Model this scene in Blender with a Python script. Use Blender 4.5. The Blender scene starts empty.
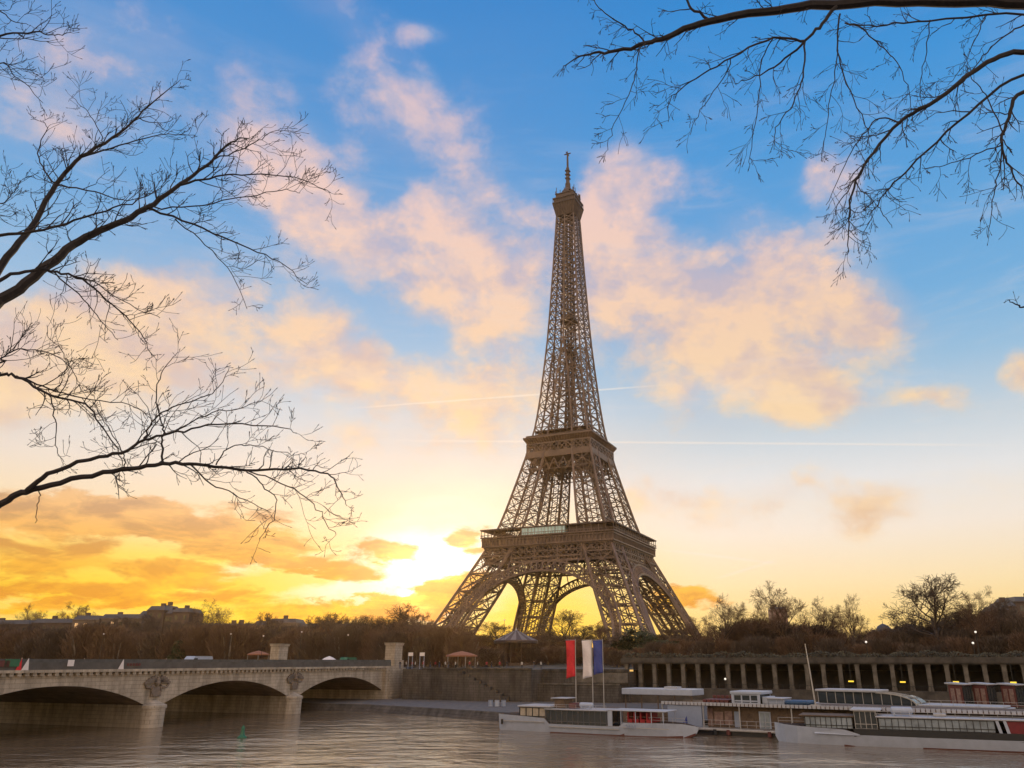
import bpy, bmesh, math, random
from mathutils import Vector, Matrix, noise as mnoise

D = bpy.data
S = bpy.context.scene
COL = S.collection
R = math.radians

# ------------------------------------------------------------------ camera
EYE = 9.3                       # eye height over the river
FPX, CX, PITCH = 775.0, 545.0, math.atan(277 / 775.0)
cam = D.cameras.new('camera')
cam.sensor_width = 36.0
cam.lens = FPX / 1024 * 36.0
cam.shift_x = -(CX - 512.0) / 1024.0
cam.clip_start = 0.2
cam.clip_end = 20000
camo = D.objects.new('camera', cam)
camo.location = (0, 0, EYE)
camo.rotation_euler = (math.pi / 2 + PITCH, 0, 0)
COL.objects.link(camo)
S.camera = camo
CT, ST = math.cos(PITCH), math.sin(PITCH)


def ray(px, py):
    up = 384.0 - py
    return (px - CX, FPX * CT - up * ST, FPX * ST + up * CT)


def at(px, py, Y):              # a point seen at a pixel, Y metres ahead
    d = ray(px, py)
    return Vector((d[0] / d[1] * Y, Y, EYE + d[2] / d[1] * Y))


def ground(px, py, z=0.0):      # the point of the level z seen at a pixel
    d = ray(px, py)
    return at(px, py, (z - EYE) / (d[2] / d[1]))


def lin(r, g, b):
    f = lambda c: (c / 255 / 12.92) if c / 255 <= 0.04045 else ((c / 255 + 0.055) / 1.055) ** 2.4
    return (f(r), f(g), f(b), 1.0)


# ------------------------------------------------------------------ colour management
S.view_settings.view_transform = 'Standard'
S.view_settings.look = 'None'
S.view_settings.exposure = 0.0
S.view_settings.gamma = 1.0
S.view_settings.use_curve_mapping = False
S.render.engine = 'CYCLES'
S.cycles.max_bounces = 5
S.cycles.diffuse_bounces = 2
S.cycles.glossy_bounces = 3
S.cycles.transparent_max_bounces = 12
S.cycles.caustics_reflective = False
S.cycles.caustics_refractive = False
S.cycles.use_denoising = True

# ------------------------------------------------------------------ sun
SUN_AZ, SUN_EL = -8.5, 4.6      # degrees right of straight ahead, above the horizon
sun = D.lights.new('sun', 'SUN')
sun.energy = 2.0
sun.angle = R(0.6)
sun.color = (1.0, 0.68, 0.36)
suno = D.objects.new('sun', sun)
sd = Vector((math.sin(R(SUN_AZ)) * math.cos(R(SUN_EL)), math.cos(R(SUN_AZ)) * math.cos(R(SUN_EL)), math.sin(R(SUN_EL))))
suno.rotation_euler = sd.to_track_quat('Z', 'Y').to_euler()
suno.location = sd * 500
COL.objects.link(suno)

# ------------------------------------------------------------------ sky
W = D.worlds.new('World')
S.world = W
W.use_nodes = True
W.cycles.sampling_method = 'MANUAL'
W.cycles.sample_map_resolution = 512
nt = W.node_tree
nt.nodes.clear()
NL = nt.links


def N(t, **k):
    n = nt.nodes.new(t)
    for a, v in k.items():
        if a.startswith('i_'):
            n.inputs[a[2:]].default_value = v
        else:
            setattr(n, a, v)
    return n


def M(op, a, b=None, c=None, clamp=False):
    n = N('ShaderNodeMath', operation=op, use_clamp=clamp)
    for i, v in enumerate((a, b, c)):
        if v is None:
            continue
        if isinstance(v, (int, float)):
            n.inputs[i].default_value = v
        else:
            NL.new(v, n.inputs[i])
    return n.outputs[0]


def step(v, a, b):
    n = N('ShaderNodeMapRange', interpolation_type='SMOOTHSTEP')
    NL.new(v, n.inputs[0])
    n.inputs[1].default_value, n.inputs[2].default_value = a, b
    return n.outputs[0]


def mixc(f, a, b, mode='MIX'):
    n = N('ShaderNodeMix', data_type='RGBA', blend_type=mode)
    for s, v in ((n.inputs[0], f), (n.inputs[6], a), (n.inputs[7], b)):
        if isinstance(v, (int, float, tuple)):
            s.default_value = v
        else:
            NL.new(v, s)
    return n.outputs[2]


def ramp(v, lo, hi, stops):
    m = N('ShaderNodeMapRange')
    NL.new(v, m.inputs[0])
    m.inputs[1].default_value, m.inputs[2].default_value = lo, hi
    r = N('ShaderNodeValToRGB')
    els = r.color_ramp.elements
    while len(els) > 1:
        els.remove(els[-1])
    for i, (p, c) in enumerate(stops):
        e = els[0] if i == 0 else els.new((p - lo) / (hi - lo))
        e.position = (p - lo) / (hi - lo)
        e.color = lin(*c)
    NL.new(m.outputs[0], r.inputs[0])
    return r.outputs[0]


tc = N('ShaderNodeTexCoord')
nrm = N('ShaderNodeVectorMath', operation='NORMALIZE')
NL.new(tc.outputs['Generated'], nrm.inputs[0])
sx = N('ShaderNodeSeparateXYZ')
NL.new(nrm.outputs[0], sx.inputs[0])
EL = M('MULTIPLY', M('ARCSINE', sx.outputs[2]), 57.29578)
AZ = M('MULTIPLY', M('ARCTAN2', sx.outputs[0], sx.outputs[1]), 57.29578)
cv = N('ShaderNodeCombineXYZ')
NL.new(AZ, cv.inputs[0])
NL.new(EL, cv.inputs[1])


def wnoise(scale, detail, rough, stretch=(1, 1, 1), off=(0, 0, 0), distortion=0.0):
    mp = N('ShaderNodeMapping')
    mp.inputs['Scale'].default_value = stretch
    mp.inputs['Location'].default_value = off
    NL.new(nrm.outputs[0], mp.inputs[0])
    n = N('ShaderNodeTexNoise', i_Scale=scale, i_Detail=detail, i_Roughness=rough, i_Distortion=distortion)
    NL.new(mp.outputs[0], n.inputs['Vector'])
    return n


def warp(v, n, amp):
    a = N('ShaderNodeVectorMath', operation='SUBTRACT')
    NL.new(n.outputs['Color'], a.inputs[0])
    a.inputs[1].default_value = (0.5, 0.5, 0.5)
    b = N('ShaderNodeVectorMath', operation='MULTIPLY_ADD')
    NL.new(a.outputs[0], b.inputs[0])
    b.inputs[1].default_value = (amp, amp * 0.75, 0)
    NL.new(v, b.inputs[2])
    return b.outputs[0]


WV = warp(warp(cv.outputs[0], wnoise(3.2, 3, 0.5), 9.0), wnoise(12.0, 5, 0.58, (1, 1, 1.4)), 2.8)


def azel(px, py):
    d = Vector(ray(px, py)).normalized()
    return math.degrees(math.atan2(d[0], d[1])), math.degrees(math.asin(d[2]))


def blobs(lst, V, grow_=1.0):
    acc = None
    for px, py, rx, ry, rot, w in lst:
        a0, e0 = azel(px, py)
        a1, e1 = azel(px + 2, py)
        a2, e2 = azel(px, py - 2)
        kx = math.hypot(a1 - a0, e1 - e0) / 2
        ky = math.hypot(a2 - a0, e2 - e0) / 2
        mp = N('ShaderNodeMapping', vector_type='TEXTURE')
        mp.inputs['Location'].default_value = (a0, e0, 0)
        mp.inputs['Rotation'].default_value = (0, 0, math.atan2(e1 - e0, a1 - a0) + R(rot))
        mp.inputs['Scale'].default_value = (rx * kx * grow_, ry * ky * grow_, 1)
        NL.new(V, mp.inputs[0])
        g = N('ShaderNodeTexGradient', gradient_type='SPHERICAL')
        NL.new(mp.outputs[0], g.inputs[0])
        acc = M('MULTIPLY_ADD', g.outputs['Fac'], w, 0.0 if acc is None else acc)
    return acc


far_ramp = ramp(EL, 0, 50, [(0, (255, 200, 92)), (2.5, (255, 218, 136)), (5, (255, 231, 184)), (8.5, (248, 237, 224)), (12, (230, 232, 234)),
                            (15.5, (196, 212, 224)), (19.5, (150, 192, 224)), (24, (112, 174, 222)), (31, (88, 160, 219)), (39, (60, 146, 215)), (48, (44, 132, 206))])
sun_ramp = ramp(EL, 0, 50, [(0, (255, 182, 0)), (2.0, (255, 208, 8)), (4, (255, 214, 30)), (6.5, (255, 220, 100)), (9, (252, 226, 184)), (12.5, (236, 226, 216)),
                            (17, (205, 216, 226)), (21, (160, 196, 226)), (29, (110, 168, 220)), (38, (78, 148, 212)), (48, (54, 132, 204))])
base = mixc(step(AZ, -4.0, 13.0), sun_ramp, far_ramp)
# the bright sky round the sun
GV = warp(cv.outputs[0], wnoise(9.0, 5, 0.6, (1, 1, 2.2)), 5.0)
gl = blobs([(428, 562, 100, 60, 20, 1.2), (430, 560, 230, 120, 10, 0.6), (335, 592, 70, 12, 12, 0.5), (250, 572, 110, 12, 14, 0.35), (470, 505, 130, 60, 20, 0.3), (418, 607, 26, 14, 0, 0.7), (462, 600, 60, 30, 0, .3)], GV)
base = mixc(step(gl, 0.05, 0.85), base, lin(255, 247, 226))

# high peach clouds
P = blobs([(385, 105, 62, 62, -20, 1.0), (330, 205, 95, 55, -25, 1.0), (390, 262, 80, 42, -35, .9), (490, 252, 95, 70, -10, 1.05), (440, 225, 50, 40, 0, .5), (500, 328, 55, 34, 0, .75), (300, 240, 70, 36, -35, .6),
           (622, 205, 66, 56, 30, .95), (600, 255, 45, 50, 0, .5), (735, 325, 150, 85, -5, 1.15), (800, 285, 100, 55, -20, 1.0), (870, 330, 75, 50, -20, .6), (640, 300, 80, 60, 0, .85), (740, 395, 110, 48, 0, .8), (840, 412, 90, 28, 0, .9),
           (938, 412, 38, 18, 0, 1.0), (1022, 378, 30, 32, 0, 1.1), (225, 330, 150, 75, -12, 1.15), (70, 320, 130, 60, 10, .9), (40, 385, 130, 70, 0, 1.0), (150, 385, 150, 50, 0, .6),
           (385, 385, 90, 34, -20, .7), (480, 400, 95, 55, 0, .75), (400, 440, 120, 34, 0, .5), (60, 85, 150, 85, 10, .85), (200, 90, 150, 60, -15, .4), (350, 18, 75, 30, -15, .55), (422, 30, 26, 18, 0, .8), (455, 140, 60, 70, 0, .45),
           (690, 498, 95, 26, 0, .75), (810, 486, 65, 20, 0, .75), (885, 510, 60, 24, 0, .8), (824, 176, 42, 28, 35, .75), (845, 225, 60, 45, 0, .3), (560, 390, 70, 60, 0, .4), (330, 330, 60, 40, 0, .45), (700, 200, 60, 40, 0, .25), (260, 170, 70, 50, 0, .4), (640, 450, 90, 30, 0, .35)], WV, 1.22)
n1 = wnoise(7.0, 9, 0.60, (1, 1, 1.45), (3, 1, 0), 0.1)
n1b = wnoise(7.0, 9, 0.60, (1, 1, 1.45), (3 - 0.012, 1, -0.045), 0.1)      # the same cloud a little nearer the sun
n2 = wnoise(15.0, 6, 0.6, (1, 1, 1.7), (0, 4, 2))
n4 = wnoise(19.0, 6, 0.6, (1, 1, 1.5), (2, 2, 5), 0.4)
dens = M('ADD', P, M('ADD', M('MULTIPLY', M('SUBTRACT', n1.outputs[0], 0.5), 2.3), M('MULTIPLY', M('SUBTRACT', n4.outputs[0], 0.5), 0.9)))
pa = M('MULTIPLY', step(dens, 0.05, 1.05), step(P, 0.0, 0.36))
pa = M('MAXIMUM', pa, M('MULTIPLY', step(P, 0.0, 0.9), 0.26))
plit = M('ADD', M('MULTIPLY', M('SUBTRACT', n1.outputs[0], n1b.outputs[0]), 5.5), M('MULTIPLY_ADD', n2.outputs[0], 0.7, 0.22), None, True)
pcol = ramp(EL, 0, 50, [(6, (255, 208, 130)), (11, (253, 220, 176)), (17, (255, 218, 168)), (24, (255, 213, 174)), (32, (250, 210, 192)), (42, (216, 194, 204))])
psh = ramp(EL, 0, 50, [(6, (236, 186, 120)), (12, (226, 194, 172)), (20, (222, 192, 180)), (28, (196, 184, 198)), (42, (164, 178, 210))])
pc = mixc(plit, psh, pcol)
base = mixc(M('MULTIPLY', pa, 0.88), base, pc)

# thin veils of cirrus
ci = wnoise(4.0, 8, 0.65, (1, 1, 5), (1, 2, 3), 0.6)
cm = M('MULTIPLY', step(ci.outputs[0], 0.46, 0.78), 0.35)
base = mixc(M('MULTIPLY', cm, M('SUBTRACT', 1.0, step(EL, 30, 46))), base, ramp(EL, 0, 50, [(5, (255, 236, 190)), (16, (244, 228, 220)), (40, (200, 196, 214))]))

# low golden clouds along the horizon
LV = warp(warp(cv.outputs[0], wnoise(5.0, 3, 0.5, (1, 1, 2)), 5.0), wnoise(20.0, 6, 0.62, (1, 1, 2.6)), 3.0)
L = blobs([(110, 505, 150, 16, -4, .55), (360, 575, 60, 12, -10, .6), (215, 592, 110, 8, 2, .5), (120, 600, 120, 6, 0, .4), (150, 520, 170, 26, -5, 1.0), (40, 528, 130, 30, 0, .9), (245, 545, 150, 22, -8, .95), (392, 556, 52, 18, -8, 1.25), (60, 560, 160, 16, 0, .7), (190, 572, 90, 14, -10, .9), (60, 585, 150, 12, -3, .7), (130, 578, 90, 10, 0, .6),
           (330, 604, 130, 14, 2, .8), (400, 606, 120, 24, 8, 1.1), (455, 598, 60, 20, 15, .9), (470, 543, 26, 20, 0, 1.0), (692, 588, 48, 18, -8, 1.1), (660, 600, 50, 14, 0, .6), (300, 562, 60, 9, -12, .6), (290, 600, 70, 12, 0, .6), (20, 604, 120, 10, 0, .6)], LV)
n3 = wnoise(11.0, 8, 0.62, (1, 1, 3.2), (5, 0, 1), 0.4)
n3b = wnoise(11.0, 8, 0.62, (1, 1, 3.2), (5, 0, 1.05), 0.4)
la = M('MULTIPLY', step(M('ADD', L, M('MULTIPLY', M('SUBTRACT', n3.outputs[0], 0.5), 2.0)), 0.10, 0.56), step(L, 0.0, 0.25))
lcol = ramp(EL, 0, 14, [(0, (255, 172, 0)), (3, (255, 190, 16)), (5.5, (255, 188, 48)), (8, (246, 182, 98)), (12, (232, 196, 160))])
lsh = ramp(EL, 0, 14, [(0, (238, 138, 0)), (3, (230, 140, 10)), (5.5, (218, 142, 40)), (8, (196, 142, 88)), (12, (190, 160, 144))])
base = mixc(M('MULTIPLY', la, 0.9), base, mixc(M('ADD', M('MULTIPLY', M('SUBTRACT', n3b.outputs[0], n3.outputs[0]), 5.0), 0.5, None, True), lsh, lcol))

# condensation trails
def trail(p0, p1, w, gain, fade):
    a, b = Vector(ray(*p0)).normalized(), Vector(ray(*p1)).normalized()
    pole = a.cross(b).normalized()
    along = (b - a).normalized()
    d = N('ShaderNodeVectorMath', operation='DOT_PRODUCT')
    NL.new(nrm.outputs[0], d.inputs[0])
    d.inputs[1].default_value = pole
    t = N('ShaderNodeVectorMath', operation='DOT_PRODUCT')
    NL.new(nrm.outputs[0], t.inputs[0])
    t.inputs[1].default_value = along
    wob = M('MULTIPLY_ADD', M('SUBTRACT', n2.outputs[0], 0.5), w * 0.8, M('ABSOLUTE', d.outputs['Value']))
    m = M('SUBTRACT', 1.0, step(wob, 0.0, w))
    ta, tb = a.dot(along), b.dot(along)
    e = (tb - ta) * fade
    return M('MULTIPLY', M('MULTIPLY', m, M('MULTIPLY', step(t.outputs['Value'], ta, ta + e), M('SUBTRACT', 1.0, step(t.outputs['Value'], tb - e, tb)))), gain)


ct = M('ADD', M('ADD', trail((300, 412), (706, 382), 0.0022, .7, .3), trail((320, 440), (1100, 446), 0.0028, .6, .25)), M('ADD', trail((640, 547), (800, 566), 0.003, .55, .3), trail((705, 582), (790, 556), 0.004, .45, .3)))
base = mixc(M('MULTIPLY', step(ct, 0.0, 0.8), 0.5), base, lin(250, 238, 226))

# unseen sky behind the camera: warm cream brightness added to light the front faces
rear_fill = M('MULTIPLY', step(M('ABSOLUTE', AZ), 70, 125), step(EL, -2, 12))
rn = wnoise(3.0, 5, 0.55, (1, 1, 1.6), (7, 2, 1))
base = mixc(M('MULTIPLY', rear_fill, M('MULTIPLY_ADD', rn.outputs[0], 0.5, 0.6, True)), base, lin(252, 226, 206))

below = step(EL, -3.0, -0.2)
base = mixc(below, lin(120, 90, 60), base)
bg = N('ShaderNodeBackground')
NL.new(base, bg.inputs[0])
core = blobs([(426, 566, 80, 46, 15, .95), (418, 606, 22, 10, 0, .8)], GV)      # the veiled sun itself
NL.new(M('ADD', M('MULTIPLY_ADD', rear_fill, 0.25, 1.07), M('MULTIPLY', step(core, 0.0, 1.0), 1.5)), bg.inputs[1])
sky = N('ShaderNodeTexSky', sky_type='NISHITA', sun_disc=False)
sky.sun_elevation = R(SUN_EL)
sky.sun_rotation = R(SUN_AZ)
sky.air_density = 1.0
sky.dust_density = 1.5
bg2 = N('ShaderNodeBackground', i_Strength=0.05)
NL.new(sky.outputs[0], bg2.inputs[0])
ad = N('ShaderNodeMixShader')
ad.inputs[0].default_value = 0.06
NL.new(bg.outputs[0], ad.inputs[1])
NL.new(bg2.outputs[0], ad.inputs[2])
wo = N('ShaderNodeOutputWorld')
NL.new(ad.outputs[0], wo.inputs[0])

# ------------------------------------------------------------------ helpers
def mat(name, col, rough=0.7, metal=0.0, var=0.0, scale=3.0, col2=None, spec=0.5, bump=0.0, bscale=None, detail=5):
    m = D.materials.new(name)
    m.use_nodes = True
    t = m.node_tree
    b = t.nodes['Principled BSDF']
    b.inputs['Roughness'].default_value = rough
    b.inputs['Metallic'].default_value = metal
    b.inputs['Specular IOR Level'].default_value = spec
    c = tuple(col) + (1.0,)
    if var or col2:
        co = t.nodes.new('ShaderNodeTexCoord')
        no = t.nodes.new('ShaderNodeTexNoise')
        no.inputs['Scale'].default_value = scale
        no.inputs['Detail'].default_value = detail
        no.inputs['Roughness'].default_value = 0.65
        t.links.new(co.outputs['Object'], no.inputs['Vector'])
        rp = t.nodes.new('ShaderNodeValToRGB')
        c2 = tuple(col2) + (1.0,) if col2 else tuple(x * (1 - var) for x in col) + (1.0,)
        c1 = c if col2 else tuple(x * (1 + var) for x in col) + (1.0,)
        rp.color_ramp.elements[0].position, rp.color_ramp.elements[0].color = 0.34, c2
        rp.color_ramp.elements[1].position, rp.color_ramp.elements[1].color = 0.66, c1
        t.links.new(no.outputs[0], rp.inputs[0])
        t.links.new(rp.outputs[0], b.inputs['Base Color'])
        if bump:
            nb = t.nodes.new('ShaderNodeTexNoise')
            nb.inputs['Scale'].default_value = bscale or scale * 4
            nb.inputs['Detail'].default_value = 4
            t.links.new(co.outputs['Object'], nb.inputs['Vector'])
            bp = t.nodes.new('ShaderNodeBump')
            bp.inputs['Strength'].default_value = bump
            bp.inputs['Distance'].default_value = 0.05
            t.links.new(nb.outputs[0], bp.inputs['Height'])
            t.links.new(bp.outputs[0], b.inputs['Normal'])
    else:
        b.inputs['Base Color'].default_value = c
    return m


def emit(name, col, s):
    m = D.materials.new(name)
    m.use_nodes = True
    b = m.node_tree.nodes['Principled BSDF']
    b.inputs['Base Color'].default_value = tuple(col) + (1,)
    b.inputs['Emission Color'].default_value = tuple(col) + (1,)
    b.inputs['Emission Strength'].default_value = s
    return m


def stone(name, c1, c2, bw, bh, mortar=0.03, rough=0.85, var=0.35):
    """coursed masonry: bricks in the wall's own plane, with weathering streaks"""
    m = D.materials.new(name)
    m.use_nodes = True
    t = m.node_tree
    b = t.nodes['Principled BSDF']
    b.inputs['Roughness'].default_value = rough
    co = t.nodes.new('ShaderNodeTexCoord')
    sp = t.nodes.new('ShaderNodeSeparateXYZ')
    t.links.new(co.outputs['Object'], sp.inputs[0])
    sm = t.nodes.new('ShaderNodeMath')
    t.links.new(sp.outputs[0], sm.inputs[0])
    t.links.new(sp.outputs[1], sm.inputs[1])
    cb = t.nodes.new('ShaderNodeCombineXYZ')
    t.links.new(sm.outputs[0], cb.inputs[0])
    t.links.new(sp.outputs[2], cb.inputs[1])
    br = t.nodes.new('ShaderNodeTexBrick')
    br.inputs['Color1'].default_value = tuple(c1) + (1,)
    br.inputs['Color2'].default_value = tuple(c2) + (1,)
    br.inputs['Mortar'].default_value = tuple(x * 0.55 for x in c2) + (1,)
    br.inputs['Scale'].default_value = 1.0
    br.inputs['Mortar Size'].default_value = mortar
    br.inputs['Brick Width'].default_value = bw
    br.inputs['Row Height'].default_value = bh
    t.links.new(cb.outputs[0], br.inputs['Vector'])
    mp = t.nodes.new('ShaderNodeMapping')
    mp.inputs['Scale'].default_value = (1, 1, 0.22)
    t.links.new(co.outputs['Object'], mp.inputs[0])
    no = t.nodes.new('ShaderNodeTexNoise')
    no.inputs['Scale'].default_value = 0.6
    no.inputs['Detail'].default_value = 7
    no.inputs['Roughness'].default_value = 0.7
    t.links.new(mp.outputs[0], no.inputs['Vector'])
    rp = t.nodes.new('ShaderNodeValToRGB')
    rp.color_ramp.elements[0].position, rp.color_ramp.elements[1].position = 0.3, 0.7
    rp.color_ramp.elements[0].color = (1 - var * 1.6,) * 3 + (1,)
    rp.color_ramp.elements[1].color = (1 + var * 0.4,) * 3 + (1,)
    t.links.new(no.outputs[0], rp.inputs[0])
    mx = t.nodes.new('ShaderNodeMix')
    mx.data_type, mx.blend_type = 'RGBA', 'MULTIPLY'
    mx.inputs[0].default_value = 1.0
    t.links.new(br.outputs[0], mx.inputs[6])
    t.links.new(rp.outputs[0], mx.inputs[7])
    t.links.new(mx.outputs[2], b.inputs['Base Color'])
    return m


class MB:
    """collects shapes and links them as ONE mesh object"""
    def __init__(s):
        s.v, s.f, s.mi = [], [], []
        s.cur = 0

    def add(s, vs, fs):
        o = len(s.v)
        s.v.extend([tuple(p) for p in vs])
        for f in fs:
            s.f.append(tuple(i + o for i in f))
            s.mi.append(s.cur)

    def box(s, x0, x1, y0, y1, z0, z1):
        s.add([(x0, y0, z0), (x1, y0, z0), (x1, y1, z0), (x0, y1, z0), (x0, y0, z1), (x1, y0, z1), (x1, y1, z1), (x0, y1, z1)],
              [(3, 2, 1, 0), (4, 5, 6, 7), (0, 1, 5, 4), (1, 2, 6, 5), (2, 3, 7, 6), (3, 0, 4, 7)])

    def cbox(s, c, d):
        s.box(c[0] - d[0] / 2, c[0] + d[0] / 2, c[1] - d[1] / 2, c[1] + d[1] / 2, c[2] - d[2] / 2, c[2] + d[2] / 2)

    def beam(s, p, q, w, h=None):
        p, q = Vector(p), Vector(q)
        d = q - p
        if d.length < 1e-6:
            return
        d.normalize()
        a = d.cross(Vector((0, 0, 1)))
        if a.length < 1e-3:
            a = Vector((1, 0, 0))
        a.normalize()
        b = a.cross(d)
        h = h or w
        vs = []
        for e in (p, q):
            for i, j in ((-1, -1), (1, -1), (1, 1), (-1, 1)):
                vs.append(e + a * (i * w / 2) + b * (j * h / 2))
        s.add(vs, [(0, 1, 5, 4), (1, 2, 6, 5), (2, 3, 7, 6), (3, 0, 4, 7), (3, 2, 1, 0), (4, 5, 6, 7)])

    def tube(s, pts, rad, n=6, cap=True):
        pts = [Vector(p) for p in pts]
        rings = []
        a = None
        for i, p in enumerate(pts):
            d = (pts[min(i + 1, len(pts) - 1)] - pts[max(i - 1, 0)])
            if d.length < 1e-9:
                d = Vector((0, 0, 1))
            d.normalize()
            if a is None:
                a = d.orthogonal().normalized()
            else:
                a = a - d * a.dot(d)
                a = a.normalized() if a.length > 1e-6 else d.orthogonal().normalized()
            b = d.cross(a)
            r = rad[i] if isinstance(rad, (list, tuple)) else rad
            rings.append([p + (a * math.cos(2 * math.pi * k / n) + b * math.sin(2 * math.pi * k / n)) * r for k in range(n)])
        vs = [v for r_ in rings for v in r_]
        fs = []
        for i in range(len(pts) - 1):
            for k in range(n):
                k2 = (k + 1) % n
                fs.append((i * n + k, i * n + k2, (i + 1) * n + k2, (i + 1) * n + k))
        if cap:
            fs.append(tuple(range(n - 1, -1, -1)))
            fs.append(tuple(range((len(pts) - 1) * n, len(pts) * n)))
        s.add(vs, fs)

    def lathe(s, prof, n=24, c=(0, 0, 0), a0=0.0, a1=2 * math.pi):
        full = abs(a1 - a0 - 2 * math.pi) < 1e-6
        m = n if full else n + 1
        vs = []
        for r, z in prof:
            for k in range(m):
                a = a0 + (a1 - a0) * k / n
                vs.append((c[0] + r * math.cos(a), c[1] + r * math.sin(a), c[2] + z))
        fs = []
        for i in range(len(prof) - 1):
            for k in range(n):
                k2 = (k + 1) % m
                fs.append((i * m + k, i * m + k2, (i + 1) * m + k2, (i + 1) * m + k))
        s.add(vs, fs)

    def prism(s, poly, z0, z1):
        n = len(poly)
        s.add([(p[0], p[1], z0) for p in poly] + [(p[0], p[1], z1) for p in poly],
              [tuple(range(n - 1, -1, -1)), tuple(range(n, 2 * n))] + [(i, (i + 1) % n, n + (i + 1) % n, n + i) for i in range(n)])

    def frustum(s, h0, z0, h1, z1):          # square frustum shell, closed
        s.add([(a * h0, b * h0, z0) for a, b in ((-1, -1), (1, -1), (1, 1), (-1, 1))] + [(a * h1, b * h1, z1) for a, b in ((-1, -1), (1, -1), (1, 1), (-1, 1))],
              [(3, 2, 1, 0), (4, 5, 6, 7), (0, 1, 5, 4), (1, 2, 6, 5), (2, 3, 7, 6), (3, 0, 4, 7)])

    def ring(s, ho, hi, z0, z1):             # square ring slab
        s.box(-ho, ho, -ho, -hi, z0, z1)
        s.box(-ho, ho, hi, ho, z0, z1)
        s.box(-ho, -hi, -hi, hi, z0, z1)
        s.box(hi, ho, -hi, hi, z0, z1)

    def build(s, name, m, parent=None, smooth=False, **props):
        me = D.meshes.new(name)
        me.from_pydata(s.v, [], s.f)
        ms = m if isinstance(m, (list, tuple)) else [m]
        for k in ms:
            me.materials.append(k)
        if len(ms) > 1:
            me.polygons.foreach_set('material_index', s.mi)
        if smooth:
            me.polygons.foreach_set('use_smooth', [True] * len(me.polygons))
        me.update()
        o = D.objects.new(name, me)
        COL.objects.link(o)
        if parent:
            o.parent = parent
        for k, v in props.items():
            o[k] = v
        return o


def tag(o, label, cat, group=None, kind=None):
    o['label'] = label
    o['category'] = cat
    if group:
        o['group'] = group
    if kind:
        o['kind'] = kind
    return o


def empty(name, loc, rz, label, cat, group=None):
    o = D.objects.new(name, None)
    o.empty_display_size = 0.5
    o.location = loc
    o.rotation_euler = (0, 0, rz)
    COL.objects.link(o)
    return tag(o, label, cat, group)


def dup(root, loc, rz, label=None, group=None, scale=None):
    def cp(o, par):
        c = o.copy()
        COL.objects.link(c)
        if par:
            c.parent = par
        for ch in kids.get(o, ()):
            cp(ch, c)
        return c
    kids = {}
    for o in COL.objects:
        if o.parent:
            kids.setdefault(o.parent, []).append(o)
    r = cp(root, None)
    r.location = loc
    r.rotation_euler = (0, 0, rz)
    if scale:
        r.scale = scale if isinstance(scale, (tuple, list)) else (scale,) * 3
    if label:
        r['label'] = label
    if group:
        r['group'] = group
    return r


def struct(o):
    o['kind'] = 'structure'
    return o


def interp(tab, z):
    if z <= tab[0][0]:
        return tab[0][1]
    for (a, ra), (b, rb) in zip(tab, tab[1:]):
        if z <= b:
            return ra + (rb - ra) * (z - a) / (b - a)
    return tab[-1][1]


# ------------------------------------------------------------------ materials
M_IRON = mat('tower_paint', (0.17, 0.112, 0.080), 0.5, 0.0, 0.28, 0.12)
M_IRON2 = mat('tower_paint_dull', (0.105, 0.07, 0.054), 0.6, 0.0, 0.25, 0.3)
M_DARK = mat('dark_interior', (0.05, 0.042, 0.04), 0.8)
M_TEAL = mat('pavilion_glass', (0.55, 0.78, 0.76), 0.25, 0.0, 0.15, 0.4)
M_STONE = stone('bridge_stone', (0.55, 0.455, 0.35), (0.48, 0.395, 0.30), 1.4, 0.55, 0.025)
M_STONE_SHADED = stone('bridge_stone_shaded', (0.21, 0.16, 0.13), (0.17, 0.13, 0.11), 1.4, 0.55, 0.025)  # bridge stone darkened, the shade under the vaults put into its colour
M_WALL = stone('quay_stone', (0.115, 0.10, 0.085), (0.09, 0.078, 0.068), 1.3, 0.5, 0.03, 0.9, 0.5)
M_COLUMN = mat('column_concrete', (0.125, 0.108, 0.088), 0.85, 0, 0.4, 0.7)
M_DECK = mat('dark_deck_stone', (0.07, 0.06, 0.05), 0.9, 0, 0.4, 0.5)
M_BANK = mat('cobbled_quay', (0.125, 0.112, 0.102), 0.85, 0, 0.3, 0.8, None, 0.4, 0.4, 3.0)
M_GROUND = mat('park_ground', (0.10, 0.085, 0.06), 0.95, 0, 0.3, 0.2)
M_ASPH = mat('asphalt', (0.055, 0.054, 0.055), 0.9, 0, 0.2, 1.0)
M_PAVE = mat('pavement_stone', (0.28, 0.26, 0.23), 0.9, 0, 0.2, 1.0)
M_BARK = mat('bark', (0.075, 0.052, 0.038), 0.9, 0, 0.35, 2.5)
M_PALEBARK = mat('pale_bark', (0.20, 0.155, 0.115), 0.9, 0, 0.4, 1.2)
M_TWIG = mat('warm_twigs', (0.145, 0.085, 0.05), 0.9, 0, 0.3, 0.5)
M_TWIG2 = mat('grey_twigs', (0.095, 0.066, 0.046), 0.9, 0, 0.3, 0.5)
M_GREEN = mat('evergreen_leaves', (0.045, 0.06, 0.022), 0.8, 0, 0.4, 0.7)
M_WHITE = mat('white_boat_paint', (0.40, 0.44, 0.52), 0.35, 0, 0.08, 1.2)
M_ROOF = mat('white_roof', (0.42, 0.42, 0.44), 0.5, 0, 0.08, 1.2)
M_REDHULL = mat('antifouling_red', (0.11, 0.03, 0.025), 0.6, 0, 0.3, 2)
M_GLASS = mat('dark_glass', (0.035, 0.045, 0.05), 0.08, 0, 0, 1, None, 0.8)
M_PALEGLASS = mat('pale_glass', (0.26, 0.30, 0.33), 0.12, 0, 0.3, 0.6, None, 0.8)
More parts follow.
